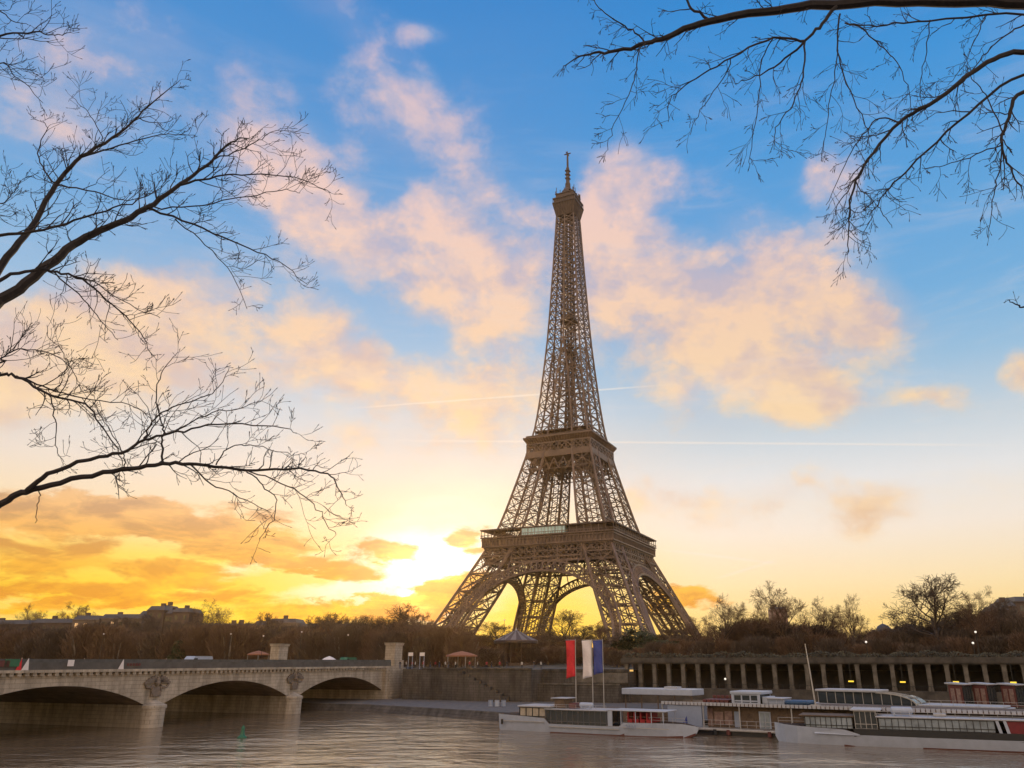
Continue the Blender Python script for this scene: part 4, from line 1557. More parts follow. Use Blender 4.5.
lm_([(840, 14, 7.5), (838, 50, 7.5), (850, 91, 7.4), (868, 130, 7.4), (866, 150, 7.4)], 0.012, 0.003, 9)
lm_([(838, 50, 7.5), (832, 90, 7.5), (826, 130, 7.5), (822, 155, 7.5)], 0.007, 0.003, 8)
lm_([(930, 20, 7.6), (925, 60, 7.6), (920, 90, 7.6), (924, 110, 7.6)], 0.007, 0.003, 8)
lm_([(985, 17, 7.6), (975, 40, 7.6), (960, 70, 7.6), (948, 85, 7.6)], 0.007, 0.003, 8)
lm_([rtop + Vector((0, 0, -1.2)), (1110, 60, 6.8), (1024, 52, 6.8), (986, 63, 6.8), (936, 100, 6.9), (900, 122, 7.0), (868, 159, 7.1), (852, 195, 7.1), (849, 225, 7.1), (847, 255, 7.1)], 0.042, 0.004, 7)
lm_([(900, 122, 7.0), (880, 118, 7.1), (862, 135, 7.1), (845, 165, 7.2), (826, 205, 7.2)], 0.010, 0.003, 9)
lm_([(868, 159, 7.1), (855, 180, 7.0), (838, 205, 7.0), (836, 215, 7.0)], 0.009, 0.003, 9)
lm_([rtop + Vector((0, 0, -1.6)), (1100, 88, 7.4), (1024, 76, 7.4), (968, 113, 7.4), (918, 159, 7.5), (890, 188, 7.5), (877, 205, 7.5), (862, 235, 7.5)], 0.026, 0.003, 8)
lm_([(877, 205, 7.5), (884, 215, 7.5), (892, 228, 7.5)], 0.006, 0.003, 8)
lm_([rtop + Vector((0, 0, -2)), (1100, 90, 7.0), (1024, 91, 7.0), (1008, 118, 7.0), (1002, 145, 7.0), (1010, 168, 7.0), (1022, 190, 7.0)], 0.034, 0.006, 7)
lm_([(1002, 145, 7.0), (998, 175, 7.0), (993, 200, 7.0), (988, 237, 7.0)], 0.009, 0.003, 10)
lm_([(1002, 145, 7.0), (975, 155, 7.0), (945, 165, 7.1), (922, 168, 7.1)], 0.008, 0.003, 8)
lm_([(1004, 135, 7.0), (985, 95, 7.0), (972, 78, 7.0), (965, 65, 7.0)], 0.008, 0.003, 8)
lm_([(1024, 25, 7.1), (1000, 40, 7.1), (980, 60, 7.1), (960, 85, 7.1), (945, 90, 7.1)], 0.010, 0.003, 6)
lm_([rt[2], (1100, 320, 7.2), (1040, 309, 7.2), (1018, 306, 7.2), (1008, 300, 7.2)], 0.02, 0.004, 1)
fg_tree('bare_tree', 'bare tree beside the camera, drooping branches hanging in from the upper right', rt, [0.36, 0.32, 0.26, 0.2, 0.14], L_, Vector((-0.2, 0, -0.5)), 99, 0.50, 0.60)

# ------------------------------------------------------------------ boats and landing stages
def line_frame(p, q):
    d = (q - p)
    return math.atan2(d.y, d.x), d.length


def hull(mb, st, y0, dz=0.0):
    """st: (x, half breadth, deck height, keel); near side at y0"""
    n = 11
    rows = []
    for x, hb, zd, zk in st:
        yc = y0
        row = []
        for j in range(n):
            t = j / (n - 1)
            row.append((x, yc - hb * (0.80 + 0.20 * t ** 0.7), zk + (zd - zk) * t))
        for j in range(n):
            t = 1 - j / (n - 1)
            row.append((x, yc + hb * (0.80 + 0.20 * t ** 0.7), zk + (zd - zk) * t))
        rows.append(row)
    m = 2 * n
    o = len(mb.v)
    for r in rows:
        mb.v.extend(r)
    for i in range(len(rows) - 1):
        for j in range(m - 1):
            mb.f.append((o + i * m + j, o + (i + 1) * m + j, o + (i + 1) * m + j + 1, o + i * m + j + 1))
            low_ = max(rows[i][j][2], rows[i][j + 1][2]) < 0.12
            mb.mi.append(1 if low_ else 0)
    mb.f.append(tuple(o + j for j in range(m)))
    mb.mi.append(0)
    mb.f.append(tuple(o + (len(rows) - 1) * m + j for j in range(m))[::-1])
    mb.mi.append(0)
    # deck
    for i in range(len(rows) - 1):
        a, b = o + i * m + n - 1, o + i * m + n
        c, d = o + (i + 1) * m + n, o + (i + 1) * m + n - 1
        mb.f.append((a, d, c, b))
        mb.mi.append(2)


def glazed(root, name, x0, x1, y0, y1, z0, z1, nw, glass, frame, mw=0.07):
    m = MB()
    m.box(x0, x1, y0, y1, z0, z1)
    c = m.build(name, glass, root)
    m = MB()
    for i in range(nw + 1):
        x = x0 + (x1 - x0) * i / nw
        for y, d in ((y0, -0.03), (y1, 0.03)):
            m.cbox((x, y + d, (z0 + z1) / 2), (mw, 0.07, z1 - z0))
    for z in (z0 + 0.04, z1 - 0.04, z0 + (z1 - z0) * 0.28):
        for y, d in ((y0, -0.05), (y1, 0.05)):
            m.cbox(((x0 + x1) / 2, y + d, z), (x1 - x0, 0.05, mw))
    m.build('window_frame', frame, c)
    return c


def slab(root, name, x0, x1, y0, y1, z0, z1, m_, bev=0.08):
    m = MB()
    m.box(x0, x1, y0, y1, z0, z1)
    o = m.build(name, m_, root)
    b = o.modifiers.new('bevel', 'BEVEL')
    b.width = min(bev, (z1 - z0) * 0.45)
    b.segments = 2
    return o


def rail(root, x0, x1, y, z0, h, step_=1.4, m_=None, name='railing'):
    m = MB()
    n = max(1, int(abs(x1 - x0) / step_))
    for i in range(n + 1):
        x = x0 + (x1 - x0) * i / n
        m.tube([(x, y, z0), (x, y, z0 + h)], 0.025, 5)
    for k in (0.5, 1.0):
        m.tube([(x0, y, z0 + h * k), (x1, y, z0 + h * k)], 0.022, 5)
    return m.build(name, m_ or M_STEEL, root)


def capsule(root, x, y, z, l, r, name='life_raft'):
    m = MB()
    m.tube([(x - l / 2, y, z), (x - l / 2 + .06, y, z), (x - l / 2 + .2, y, z), (x + l / 2 - .2, y, z), (x + l / 2 - .06, y, z), (x + l / 2, y, z)], [r * .3, r * .75, r, r, r * .75, r * .3], 14)
    m.box(x - l / 2 + 0.3, x - l / 2 + 0.45, y - r, y + r, z - r - 0.12, z)
    m.box(x + l / 2 - 0.45, x + l / 2 - 0.3, y - r, y + r, z - r - 0.12, z)
    return m.build(name, M_WHITE, root, smooth=False)


# the nearer white tour boat under the banners
a, b = ground(497, 730), ground(692, 739.5)
rz, LB = line_frame(a, b)
b1 = empty('tour_boat', a, rz, 'white tour boat with dark glass cabin and red seats, moored under the banners', 'boat', 'tour boats along the quay')
X = lambda px: LB * (px - 497) / 195.0
m = MB()
hull(m, [(0, 2.2, 2.15, -.5), (0.6, 2.45, 2.12, -.6), (X(530), 2.6, 1.95, -.6), (X(549), 2.6, 1.8, -.6), (X(554), 2.6, 1.12, -.6), (X(610), 2.6, 1.1, -.6), (X(625), 2.55, 1.15, -.6), (X(629), 2.5, 1.62, -.6),
         (X(650), 2.2, 1.65, -.6), (X(667), 1.6, 1.66, -.55), (X(680), 0.9, 1.6, -.4), (X(690), 0.22, 1.35, 0.35), (X(692), 0.04, 1.25, 0.9)], 2.6)
m.build('hull', [M_WHITE, M_REDHULL, M_BROWN], b1)
m = MB()
for x0, x1, z in ((0.5, X(549), 1.25), (X(629), X(672), 1.0), (X(554), X(625), 0.72)):
    m.box(x0, x1, -0.07, 0.05, z, z + 0.09)
m.build('rubbing_strake', M_STEEL, b1)
glazed(b1, 'fore_cabin', X(521), X(549), 0.35, 4.85, 1.5, 3.15, 4, M_CREAMGLASS, M_BLACK, 0.14)
slab(b1, 'fore_roof', X(519), X(555), 0.1, 5.1, 3.15, 3.38, M_ROOF)
glazed(b1, 'cabin', X(549.5), X(612), 0.3, 4.9, 0.9, 2.9, 11, M_GLASS, mat('grey_frame', (.14, .14, .15), .5), 0.05)
slab(b1, 'cabin_roof', X(548), X(613), 0.1, 5.1, 2.9, 3.05, M_ROOF)
slab(b1, 'stern_canopy', X(613), X(668), 0.3, 4.9, 3.0, 3.14, M_ROOF)
for px_ in (614, 626, 640, 655, 666):
    for y in (0.4, 4.8):
        m = MB()
        m.cbox((X(px_), y, 2.1), (0.09, 0.09, 1.9))
        m.build('canopy_post', M_WHITE, b1)
m = MB()
m.box(X(613), X(617.5), 0.34, 0.46, 0.9, 3.0)
m.build('side_panel', M_WHITE, b1)
for px_ in (631, 637, 643, 649):
    m = MB()
    m.box(X(px_), X(px_ + 4.6), 0.8, 4.4, 1.5, 2.05)
    m.box(X(px_), X(px_) + 0.18, 0.8, 4.4, 2.05, 2.9)
    m.build('red_bench', M_DEEPRED, b1)
slab(b1, 'wheelhouse', X(555), X(566), 1.3, 3.9, 3.05, 4.3, M_BROWN)
slab(b1, 'wheelhouse_roof', X(552), X(569), 1.0, 4.2, 4.3, 4.42, M_ROOF)
slab(b1, 'locker', X(569.5), X(577), 1.5, 3.7, 3.05, 3.75, M_REDDARK)
capsule(b1, X(586.5), 2.0, 3.55, 2.1, 0.33)
rail(b1, X(551), X(612), 0.25, 3.05, 0.55)
rail(b1, X(629), X(684), 1.1, 1.62, 0.7)
m = MB()
for i, (w_, h_) in enumerate(((.28, .42), (.22, .42), (.28, .42), (.22, .42))):   # weathered lettering on the bow
    m.box(X(632) + i * 0.42, X(632) + i * 0.42 + w_, -0.13, -0.02, 1.0, 1.0 + 0.1)
    m.box(X(632) + i * 0.42, X(632) + i * 0.42 + 0.08, -0.13, -0.02, 1.1, 1.0 + h_)
m.build('lettering', M_GREYBLUE, b1)
m = MB()
m.tube([(0.9, -.12, 1.5), (0.9, -.12, 0.8)], [0.16, 0.16], 8)
m.build('fender', M_BLACK, b1)

# the long white tour boat at the right
a, b = ground(775, 743), ground(1024, 753)
rz, LB2 = line_frame(a, b)
b2 = empty('tour_boat', a, rz, 'long white tour boat at the right edge, bow to the left, pale glazed cabin', 'boat', 'tour boats along the quay')
X = lambda px: LB2 * (px - 775) / 249.0
m = MB()
hull(m, [(-0.3, 0.05, 2.15, 0.6), (0.1, 0.3, 2.12, -.1), (X(785), 1.2, 2.02, -.5), (X(800), 2.2, 1.95, -.6), (X(825), 2.75, 1.85, -.6), (X(850), 2.8, 1.75, -.6), (X(856), 2.8, 1.62, -.6), (X(868), 2.8, 1.2, -.6), (X(930), 2.8, 1.15, -.6),
         (X(1010), 2.8, 1.15, -.6), (X(1060), 2.7, 1.2, -.6), (X(1082), 2.4, 1.3, -.5)], 2.8)
m.build('hull', [M_WHITE, M_REDHULL, M_BROWN], b2)
m = MB()
m.box(X(862), X(1075), 0.06, 5.5, 1.0, 1.85)
m.build('black_band', M_BLACK, b2)
m = MB()
m.add([(X(820), -0.12, 1.25), (X(868), -0.12, 1.15), (X(868), -0.12, 1.27), (X(853), -0.12, 1.72), (X(838), -0.12, 1.75), (X(820), 0.0, 1.4)], [(0, 1, 2, 3, 4, 5)])
m.build('bow_panel', M_WHITE, b2)
glazed(b2, 'fore_cabin', X(810), X(861), 0.75, 4.9, 1.75, 3.05, 9, M_PALEGLASS, M_BLACK)
slab(b2, 'fore_roof', X(803), X(863), 0.55, 5.0, 3.05, 3.2, M_BROWN)
glazed(b2, 'wheelhouse', X(864), X(887), 0.7, 4.9, 1.8, 3.75, 4, M_GLASS, M_STEEL)
slab(b2, 'wheelhouse_roof', X(860), X(892), 0.4, 5.2, 3.75, 3.95, M_ROOF)
glazed(b2, 'cabin', X(889), X(1002), 0.3, 5.3, 1.85, 3.1, 17, M_PALEGLASS, M_BLACK, 0.06)
slab(b2, 'cabin_roof', X(886), X(1070), 0.1, 5.5, 3.1, 3.27, M_ROOF)
m = MB()
for o_ in (0, 0.75):
    m.add([(X(1003) + o_, 0.15, 3.1), (X(1006) + o_, 0.15, 3.1), (X(1009) + o_, 0.15, 1.5), (X(1006) + o_, 0.15, 1.5), (X(1003) + o_, 0.3, 3.1), (X(1006) + o_, 0.3, 3.1), (X(1009) + o_, 0.3, 1.5), (X(1006) + o_, 0.3, 1.5)],
          [(0, 1, 2, 3), (7, 6, 5, 4), (0, 4, 5, 1), (1, 5, 6, 2), (2, 6, 7, 3), (3, 7, 4, 0)])
m.build('slanted_post', M_WHITE, b2)
slab(b2, 'red_panel', X(1013), X(1050), 0.25, 5.3, 1.5, 3.08, mat('deep_red_panel', (0.16, 0.014, 0.018), .6, 0, .2, 2))
capsule(b2, X(913.5), 1.8, 3.85, 2.4, 0.42)
slab(b2, 'roof_locker', X(945), X(958), 2.0, 3.5, 3.27, 3.6, M_STEEL)
rail(b2, X(778), X(808), 2.0, 2.0, 0.75)
rail(b2, X(886), X(1060), 0.3, 3.27, 0.5)

# the glass roofed restaurant boat behind it
a, b = at(808, 712, 119), at(1060, 716, 99)
a.z = b.z = 0
rz, LB3 = line_frame(a, b)
b3 = empty('restaurant_boat', a, rz, 'glass roofed restaurant boat with a curved front, moored behind the long tour boat', 'boat')
X = lambda px: LB3 * (px - 808) / 252.0
m = MB()
hull(m, [(0, 2.2, 2.5, -.5), (1, 2.9, 2.5, -.6), (X(1000), 3.0, 2.5, -.6), (X(1040), 2.0, 2.7, -.5), (X(1060), 0.2, 2.9, 0.5)], 3.0)
m.build('hull', [M_GREYBLUE, M_BLACK, M_BROWN], b3)
m = MB()
m.box(X(812), X(1012), 0.5, 5.5, 2.5, 3.55)
m.build('lower_deckhouse', M_GLASS, b3)
slab(b3, 'deck_edge', X(810), X(1014), 0.2, 5.8, 3.55, 3.72, M_ROOF)
zt3 = 5.25
gx0, gx1, gx2 = X(820), X(886), X(928)
m = MB()
prof = [(gx0, 3.75), (gx0, zt3)] + [(gx1 + (gx2 - gx1) * math.sin(R(t)), 3.75 + (zt3 - 3.75) * math.cos(R(t))) for t in range(0, 91, 10)]
for y in (0.7, 5.3):
    m.add([(x, y, z) for x, z in prof], [tuple(range(len(prof)))])
for (xa, za), (xb, zb) in zip(prof, prof[1:]):
    m.add([(xa, .7, za), (xb, .7, zb), (xb, 5.3, zb), (xa, 5.3, za)], [(0, 1, 2, 3)])
cab = m.build('glass_cabin', M_GLASS, b3)
m = MB()
for i in range(11):
    x = gx0 + (gx2 - gx0) * i / 10.5
    zz_ = zt3 if x < gx1 else 3.75 + (zt3 - 3.75) * math.sqrt(max(0, 1 - ((x - gx1) / (gx2 - gx1)) ** 2))
    m.cbox((x, 0.66, (3.75 + zz_) / 2), (0.08, 0.08, zz_ - 3.75))
for (xa, za), (xb, zb) in zip(prof[2:], prof[3:]):
    m.beam((xa, 0.64, za), (xb, 0.64, zb), 0.16)
    m.beam((xa, 3.0, za + 0.05), (xb, 3.0, zb + 0.05), 0.1)
m.build('window_frame', M_STEEL, cab)
slab(b3, 'flat_roof', gx0 - 0.3, gx1 + 0.2, 0.4, 5.6, zt3, zt3 + 0.3, M_ROOF)
slab(b3, 'fore_deck', X(930), X(1010), 0.4, 5.6, 3.74, 3.95, M_ROOF)
rail(b3, X(930), X(1036), 0.4, 3.9, 0.6)

for bo, x0, x1, y, z0 in ((b1, 1.2, -3.2, 5.0, 2.1), (b1, 22.5, 24.5, 5.0, 1.6), (b2, 0.4, -2.0, 3.2, 2.1)):
    m = MB()
    m.tube([(x0 + (x1 - x0) * i / 6, y + 1.3 * i / 6, z0 - 1.1 * i / 6 - 0.35 * math.sin(math.pi * i / 6)) for i in range(7)], 0.035, 5)
    m.build('mooring_rope', M_BROWN, bo)

# the floating landing stage
a, b = ground(640, 731.5), ground(775, 738.5)
rz, LL = line_frame(a, b)
st = empty('landing_stage', a, rz, 'low brown floating landing stage with pale roof edge between the two tour boats', 'landing stage')
X = lambda px: LL * (px - 640) / 135.0
m = MB()
m.box(X(560), X(1010), 0.5, 9.5, -0.6, 0.55)
m.build('pontoon', M_BLACK, st)
slab(st, 'deck', X(560), X(1010), 0.1, 9.8, 0.56, 0.85, M_STEEL)
m = MB()
m.box(X(706), X(1006), 2.2, 8.8, 0.86, 3.55)
m.build('board_wall', M_BROWN, st)
slab(st, 'roof', X(662), X(1008), 0.8, 9.4, 3.56, 3.86, M_BROWN)
m = MB()
x = X(662)
while x < X(990):
    m.box(x, x + 0.42, 0.74, 0.95, 3.6, 4.0)
    x += 0.55
m.build('corrugated_edge', M_ROOF, st)
slab(st, 'blue_panel', X(668), X(703.5), 0.9, 1.15, 0.9, 3.5, M_GREYBLUE, 0.02)
m = MB()
m.add([(X(685), 0.84, 1.5), (X(688.5), 0.84, 1.5), (X(688), 0.84, 2.2)], [(0, 1, 2)])
m.add([(X(684), 0.83, 1.4), (X(689), 0.83, 1.4), (X(688), 0.83, 1.2), (X(685), 0.83, 1.2)], [(0, 1, 2, 3)])
m.build('sail_mark', M_BLUE, st)
for px0, px1, z0, z1 in ((706, 711.5, .95, 3.2), (713, 722, 1.2, 2.8), (723.5, 731, 1.2, 2.9), (733, 739, 0.95, 2.9)):
    m = MB()
    m.box(X(px0), X(px1), 2.05, 2.16, z0, z1)
    m.build('poster', M_POSTER if px0 < 733 else M_GREYBLUE, st)
m = MB()
m.box(X(757), X(768), 2.06, 2.15, 0.9, 3.0)
dr = m.build('door', M_WHITE, st)
for px0 in (758.2, 763.1):
    m = MB()
    m.box(X(px0), X(px0 + 3.8), 2.0, 2.05, 1.0, 2.85)
    m.build('door_pane', M_PALEGLASS, dr)
rail(st, X(706), X(775), 0.4, 0.85, 1.0, 1.2)
for px0 in (694, 718, 731, 770):
    m = MB()
    m.tube([(X(px0), 0.25, 0.75), (X(px0), 0.25, 0.1)], [0.28, 0.28], 10)
    m.build('tyre_fender', M_REDHULL if px0 in (731, 770) else M_BLACK, st)
for px0 in (662, 705, 741, 790):
    m = MB()
    m.cbox((X(px0), 1.05, 2.2), (0.14, 0.14, 2.75))
    m.build('post', M_STEEL, st)
# upper terrace rail and roof clutter
rail(st, X(565), X(662), 1.2, 0.85, 1.1, 1.3, M_BROWN)
m = MB()
m.box(X(565), X(664), 3.5, 8.5, 0.86, 2.6)
m.build('terrace_planters', M_BROWN, st)


def on_stage(name, label, cat, px0, px1, y0, y1, z0, dz):
    o = empty(name, st.matrix_world @ Vector((0, 0, 0)), 0, label, cat)
    o.location = a + Vector((math.cos(rz), math.sin(rz), 0)) * X(px0) + Vector((-math.sin(rz), math.cos(rz), 0)) * y0 + Vector((0, 0, z0))
    o.rotation_euler = (0, 0, rz)
    return o, X(px1) - X(px0), y1 - y0


o, lx, ly = on_stage('roof_cabin', 'small white glazed cabin on the landing stage roof', 'cabin', 729, 757, 3, 8, 3.87, 2)
glazed(o, 'glass_wall', 0.15, lx - .15, 0.2, ly - .2, 0, 1.15, 3, M_GLASS, M_WHITE, 0.16)
slab(o, 'roof', -0.2, lx + 0.2, 0, ly, 1.16, 1.55, M_WHITE)
for x0_ in (0, lx - .35):
    m = MB()
    m.box(x0_, x0_ + 0.35, 0.02, 0.19, 0, 1.16)
    m.build('corner_post', M_WHITE, o)
o, lx, ly = on_stage('roof_cabin', 'low grey and white shelter right of the white roof cabin', 'cabin', 757.5, 779, 3.5, 7, 3.87, 1)
glazed(o, 'glass_wall', 0.9, lx - .1, 0.2, ly - .2, 0, 0.62, 2, M_GREYBLUE, M_WHITE)
slab(o, 'roof', 0.7, lx, 0, ly, 0.63, 0.78, M_ROOF)
slab(o, 'white_panel', 0.0, 0.8, 0.1, ly, 0, 0.9, M_WHITE)
o, lx, ly = on_stage('tarpaulin', 'dark blue tarpaulin on the landing stage roof', 'tarpaulin', 779.5, 801, 3.5, 7, 3.87, 1)
slab(o, 'sheet', 0, lx, 0, ly, 0, 0.5, mat('blue_tarpaulin', (0.03, 0.08, 0.17), 0.6, 0, .2, 2), 0.2)
o, lx, ly = on_stage('seating_row', 'row of dark red seats on the landing stage roof', 'seats', 699, 726, 3, 7, 3.87, 1)
for i in range(6):
    slab(o, 'seat', lx * i / 6, lx * i / 6 + lx / 7.2, 0, ly, 0, 0.42, M_REDDARK)
    slab(o, 'seat_back', lx * i / 6, lx * i / 6 + lx / 7.2, ly - .2, ly, 0.42, 0.85, M_REDDARK)
o, lx, ly = on_stage('awning', 'long flat white awning left of the landing stage', 'awning', 604, 684, 4.5, 9.0, 0.86, 5)
slab(o, 'roof', 0, lx, 0, ly, 3.75, 4.6, M_WHITE)
m = MB()
m.box(lx * 0.58, lx * 0.76, 1.0, 2.6, 4.6, 4.9)
m.build('roof_hatch', M_ROOF, o)
for i in range(5):
    m = MB()
    m.tube([(lx * (0.03 + 0.235 * i), 0.6, 0.0), (lx * (0.03 + 0.235 * i), 0.6, 3.75)], 0.09, 6)
    m.build('post', M_BROWN, o)
# mast on the stage
o, lx, ly = on_stage('signal_mast', 'tall thin leaning white mast on the landing stage', 'mast', 808.5, 812, 3, 4, 3.87, 8)
m = MB()
m.tube([(0, 0, -.1), (-0.25, 0, 4.0), (-0.5, 0, 7.6)], [0.10, 0.085, 0.05], 8)
m.build('pole', M_STEEL, o)
m = MB()
m.box(-0.6, 0.6, -0.3, 0.3, -0.1, 0.12)
m.build('base_plate', M_STEEL, o)

# three long banners
for pxp, px0, px1, yb, m_, w_, ybase, side in ((575.3, 567, 576.3, 676, M_RED, 'red', 704, -1), (591.8, 581.5, 591.3, 676.5, M_WCLOTH, 'white', 693, -1), (602.5, 592.5, 602.2, 672.5, M_BLUE, 'blue', 692, -1)):
    Yb = 119.0 if w_ == 'red' else 121.0
    tp_, bt = at(pxp, 640, Yb), at(pxp, ybase, Yb)
    o = empty('banner', (tp_.x, Yb, 0.9), 0, 'long vertical %s banner on a slim pole above the moored boats' % w_, 'banner')
    zb = tp_.z - 0.9
    m = MB()
    m.tube([(0, 0, 0), (0, 0, zb + 0.15)], [0.075, 0.045], 8)
    m.tube([(0, 0, zb), (side * 1.45, 0, zb)], 0.03, 6)
    m.build('pole', M_STEEL, o)
    wdt = (px1 - px0) * Yb / 823.0
    hgt = zb - (at(pxp, yb, Yb).z - 0.9)
    m = MB()
    nx, nz = 6, 18
    for j in range(nz + 1):
        for i in range(nx + 1):
            u, v = i / nx, j / nz
            y = 0.16 * math.sin(u * 6 + v * 4) * (0.25 + v) + 0.07 * math.sin(v * 11 + u * 3)
            m.v.append((side * (0.06 + wdt * u * (1 - 0.10 * math.sin(v * 2.6))), y, zb - hgt * v - 0.25 * u * v - 0.1 * u))
    for j in range(nz):
        for i in range(nx):
            k_ = j * (nx + 1) + i
            m.f.append((k_, k_ + 1, k_ + nx + 2, k_ + nx + 1))
            m.mi.append(0)
    c = m.build('cloth', m_, o, smooth=True)
    sm_ = c.modifiers.new('thickness', 'SOLIDIFY')
    sm_.thickness = 0.015

# kiosks on the quay
for pxc, yt, lab in ((961, 683.5, 'red ended ticket kiosk with pale roof, leftmost of three'), (985.5, 683.5, 'red ended ticket kiosk with pale roof, middle of three'), (1014, 684, 'red ended ticket kiosk with pale roof, rightmost of three')):
    Yk = 122
    p = at(pxc, yt, Yk)
    lx, ly = 2.7, 2.1
    o = empty('kiosk', (p.x, Yk, 1.26), R(36), lab, 'kiosk')
    h_ = p.z - 0.2 - 1.26
    m = MB()
    m.box(0, lx, 0, ly, 0, 1.7)
    m.build('plinth', M_WALL, o)
    m = MB()
    m.box(0.05, lx - 0.05, 0.05, ly - .05, 1.7, h_)
    m.build('wall', M_REDDARK, o)
    glazed(o, 'shop_window', 0.2, lx - 0.2, -0.02, 0.2, 1.9, h_ - 0.15, 3, M_GLASS, M_BLACK)
    m = MB()
    for i in range(2):
        m.box(-0.03, 0.04, 0.3 + i * 0.85, 0.9 + i * 0.85, 2.1, h_ - 0.5)
    m.build('poster', M_POSTER, o)
    m = MB()
    m.add([(-0.25, -0.3, h_), (lx + .25, -0.3, h_), (lx + .25, ly + .3, h_ + 0.1), (-.25, ly + .3, h_ + 0.1), (-0.25, -0.3, h_ + .14), (lx + .25, -0.3, h_ + .14), (lx + .25, ly + .3, h_ + 0.3), (-.25, ly + .3, h_ + 0.3)],
          [(3, 2, 1, 0), (4, 5, 6, 7), (0, 1, 5, 4), (1, 2, 6, 5), (2, 3, 7, 6), (3, 0, 4, 7)])
    m.build('roof', M_ROOF, o)

# lit signs under the colonnade
for i, (px, py) in enumerate(((847, 681.3), (898, 682), (950.5, 682), (1007, 682.5))):
    s = on_quay(px, CT0 - 1.2)
    p = quay(s, CT0 - 1.2)
    p.z = at(px, py, p.y).z
    o = empty('lit_sign', p, -QA, 'small glowing yellow sign hung on the colonnade, %s' % ('leftmost of four', 'second of four, above the curved glass boat', 'third of four, over the leftmost kiosk', 'rightmost of four')[i], 'sign')
    m = MB()
    m.box(-0.48, 0.48, -0.08, 0.08, -0.12, 0.12)
    m.build('face', M_SIGN, o)
    m = MB()
    m.box(-0.55, 0.55, -0.05, 0.1, 0.13, 0.2)
    m.box(-0.05, 0.05, 0.0, 0.1, 0.2, 4.2 - p.z + 4.75)
    m.build('bracket', M_BLACK, o)

# street lamps
lamp0 = None
for i, (px, py, t_) in enumerate(((867, 642, 32), (974, 643, 31), (978.5, 632, 36), (867.5, 660, 12.6), (723, 679, 11), (504, 620, 55), (262, 636, 24), (300, 632, 26), (347, 635, 24), (101, 634, 26), (229, 634, 25))):
    s = on_quay(px, t_)
    p = quay(s, t_)
    zt_ = at(px, py, p.y).z
    zb_ = 9.5 if px > 640 and t_ > 13 else (gz(s, t_) if px < 640 else (9.55 if py < 670 else 4.1))
    lab = 'street lamp with %s white globe %s' % (('a bright', 'in the gap left of the broad tree') if i == 0 else ('a bright', 'above the thicket near the right edge') if i == 1 else ('a faint', 'just above the bright lamp near the right edge') if i == 2
           else ('a low', 'standing on the colonnade edge') if i == 3 else ('a small', 'before the dark colonnade bays') if i == 4 else ('a high', 'beside the carousel, against the orange sky') if i == 5
           else ('a pale', ('over the orange tent', 'over the bridge pedestal', 'left of the bridge end', 'before the long low building', 'right of the white van')[i - 6]))
    o = empty('street_lamp', (p.x, p.y, zb_), 0, lab, 'lamp')
    h_ = zt_ - zb_
    m = MB()
    m.tube([(0, 0, -.2), (0, 0, 0.8), (0, 0, max(0.9, h_ - 0.3))], [0.14, 0.08, 0.05], 6)
    m.build('post', M_BLACK, o)
    m = MB()
    m.lathe([(0.0, -0.22), (0.14, -0.18), (0.215, -0.05), (0.22, 0.05), (0.14, 0.18), (0, 0.22)], 12, (0, 0, h_))
    m.build('globe', M_GLOBE if px > 640 else M_WCLOTH, o, smooth=True)

# barrels on the lower quay
for i, px in enumerate((490.5, 497, 503.5)):
    p = ground(px, 706.5, 1.25)
    o = empty('drum', p, 0, ('pale blue drum on the lower quay, left of the other two', 'whitish drum on the lower quay between two others', 'pale grey drum on the lower quay, nearest the boat stern')[i], 'drum')
    m = MB()
    m.lathe([(0, 0), (.42, 0), (.44, .1), (.42, .16), (.42, .5), (.45, .54), (.42, .58), (.42, 1.0), (.45, 1.05), (.4, 1.1), (0, 1.1)], 16)
    m.build('barrel', (M_GREYBLUE, M_WHITE, M_GREYBLUE)[i], o, smooth=True)
    m = MB()
    m.lathe([(0, 1.1), (.38, 1.1), (.38, 1.2), (0, 1.22)], 16)
    m.build('lid', M_BLACK, o)

# green buoy
p = ground(242, 738)
o = empty('buoy', p, 0.4, 'small green conical buoy floating in front of the second arch', 'buoy')
m = MB()
m.lathe([(0, -.3), (.5, -.25), (.62, 0.0), (.55, .18), (.32, .3), (.22, .8), (.18, 1.1), (0, 1.1)], 16)
m.build('float', M_GREENP, o, smooth=True)
m = MB()
m.lathe([(0.26, 1.1), (0.2, 1.25), (0, 1.55)], 12)
m.build('topmark', M_GREENP, o)

# ------------------------------------------------------------------ traffic, tents and people
def on_bridge(px, v):
    """point of the roadway seen at column px, v metres into the bridge"""
    k = (px - CX) / 819.0
    o_ = AB - BV * -0.0
    # P = AB - BU*u - BV*v... (local +y runs away from the camera side)
    px0, py0 = AB.x - BV.x * v, AB.y - BV.y * v
    u = (px0 - k * py0) / (BU.x - k * BU.y)
    return Vector((px0 - BU.x * u, py0 - BU.y * u, ZC + 0.26))


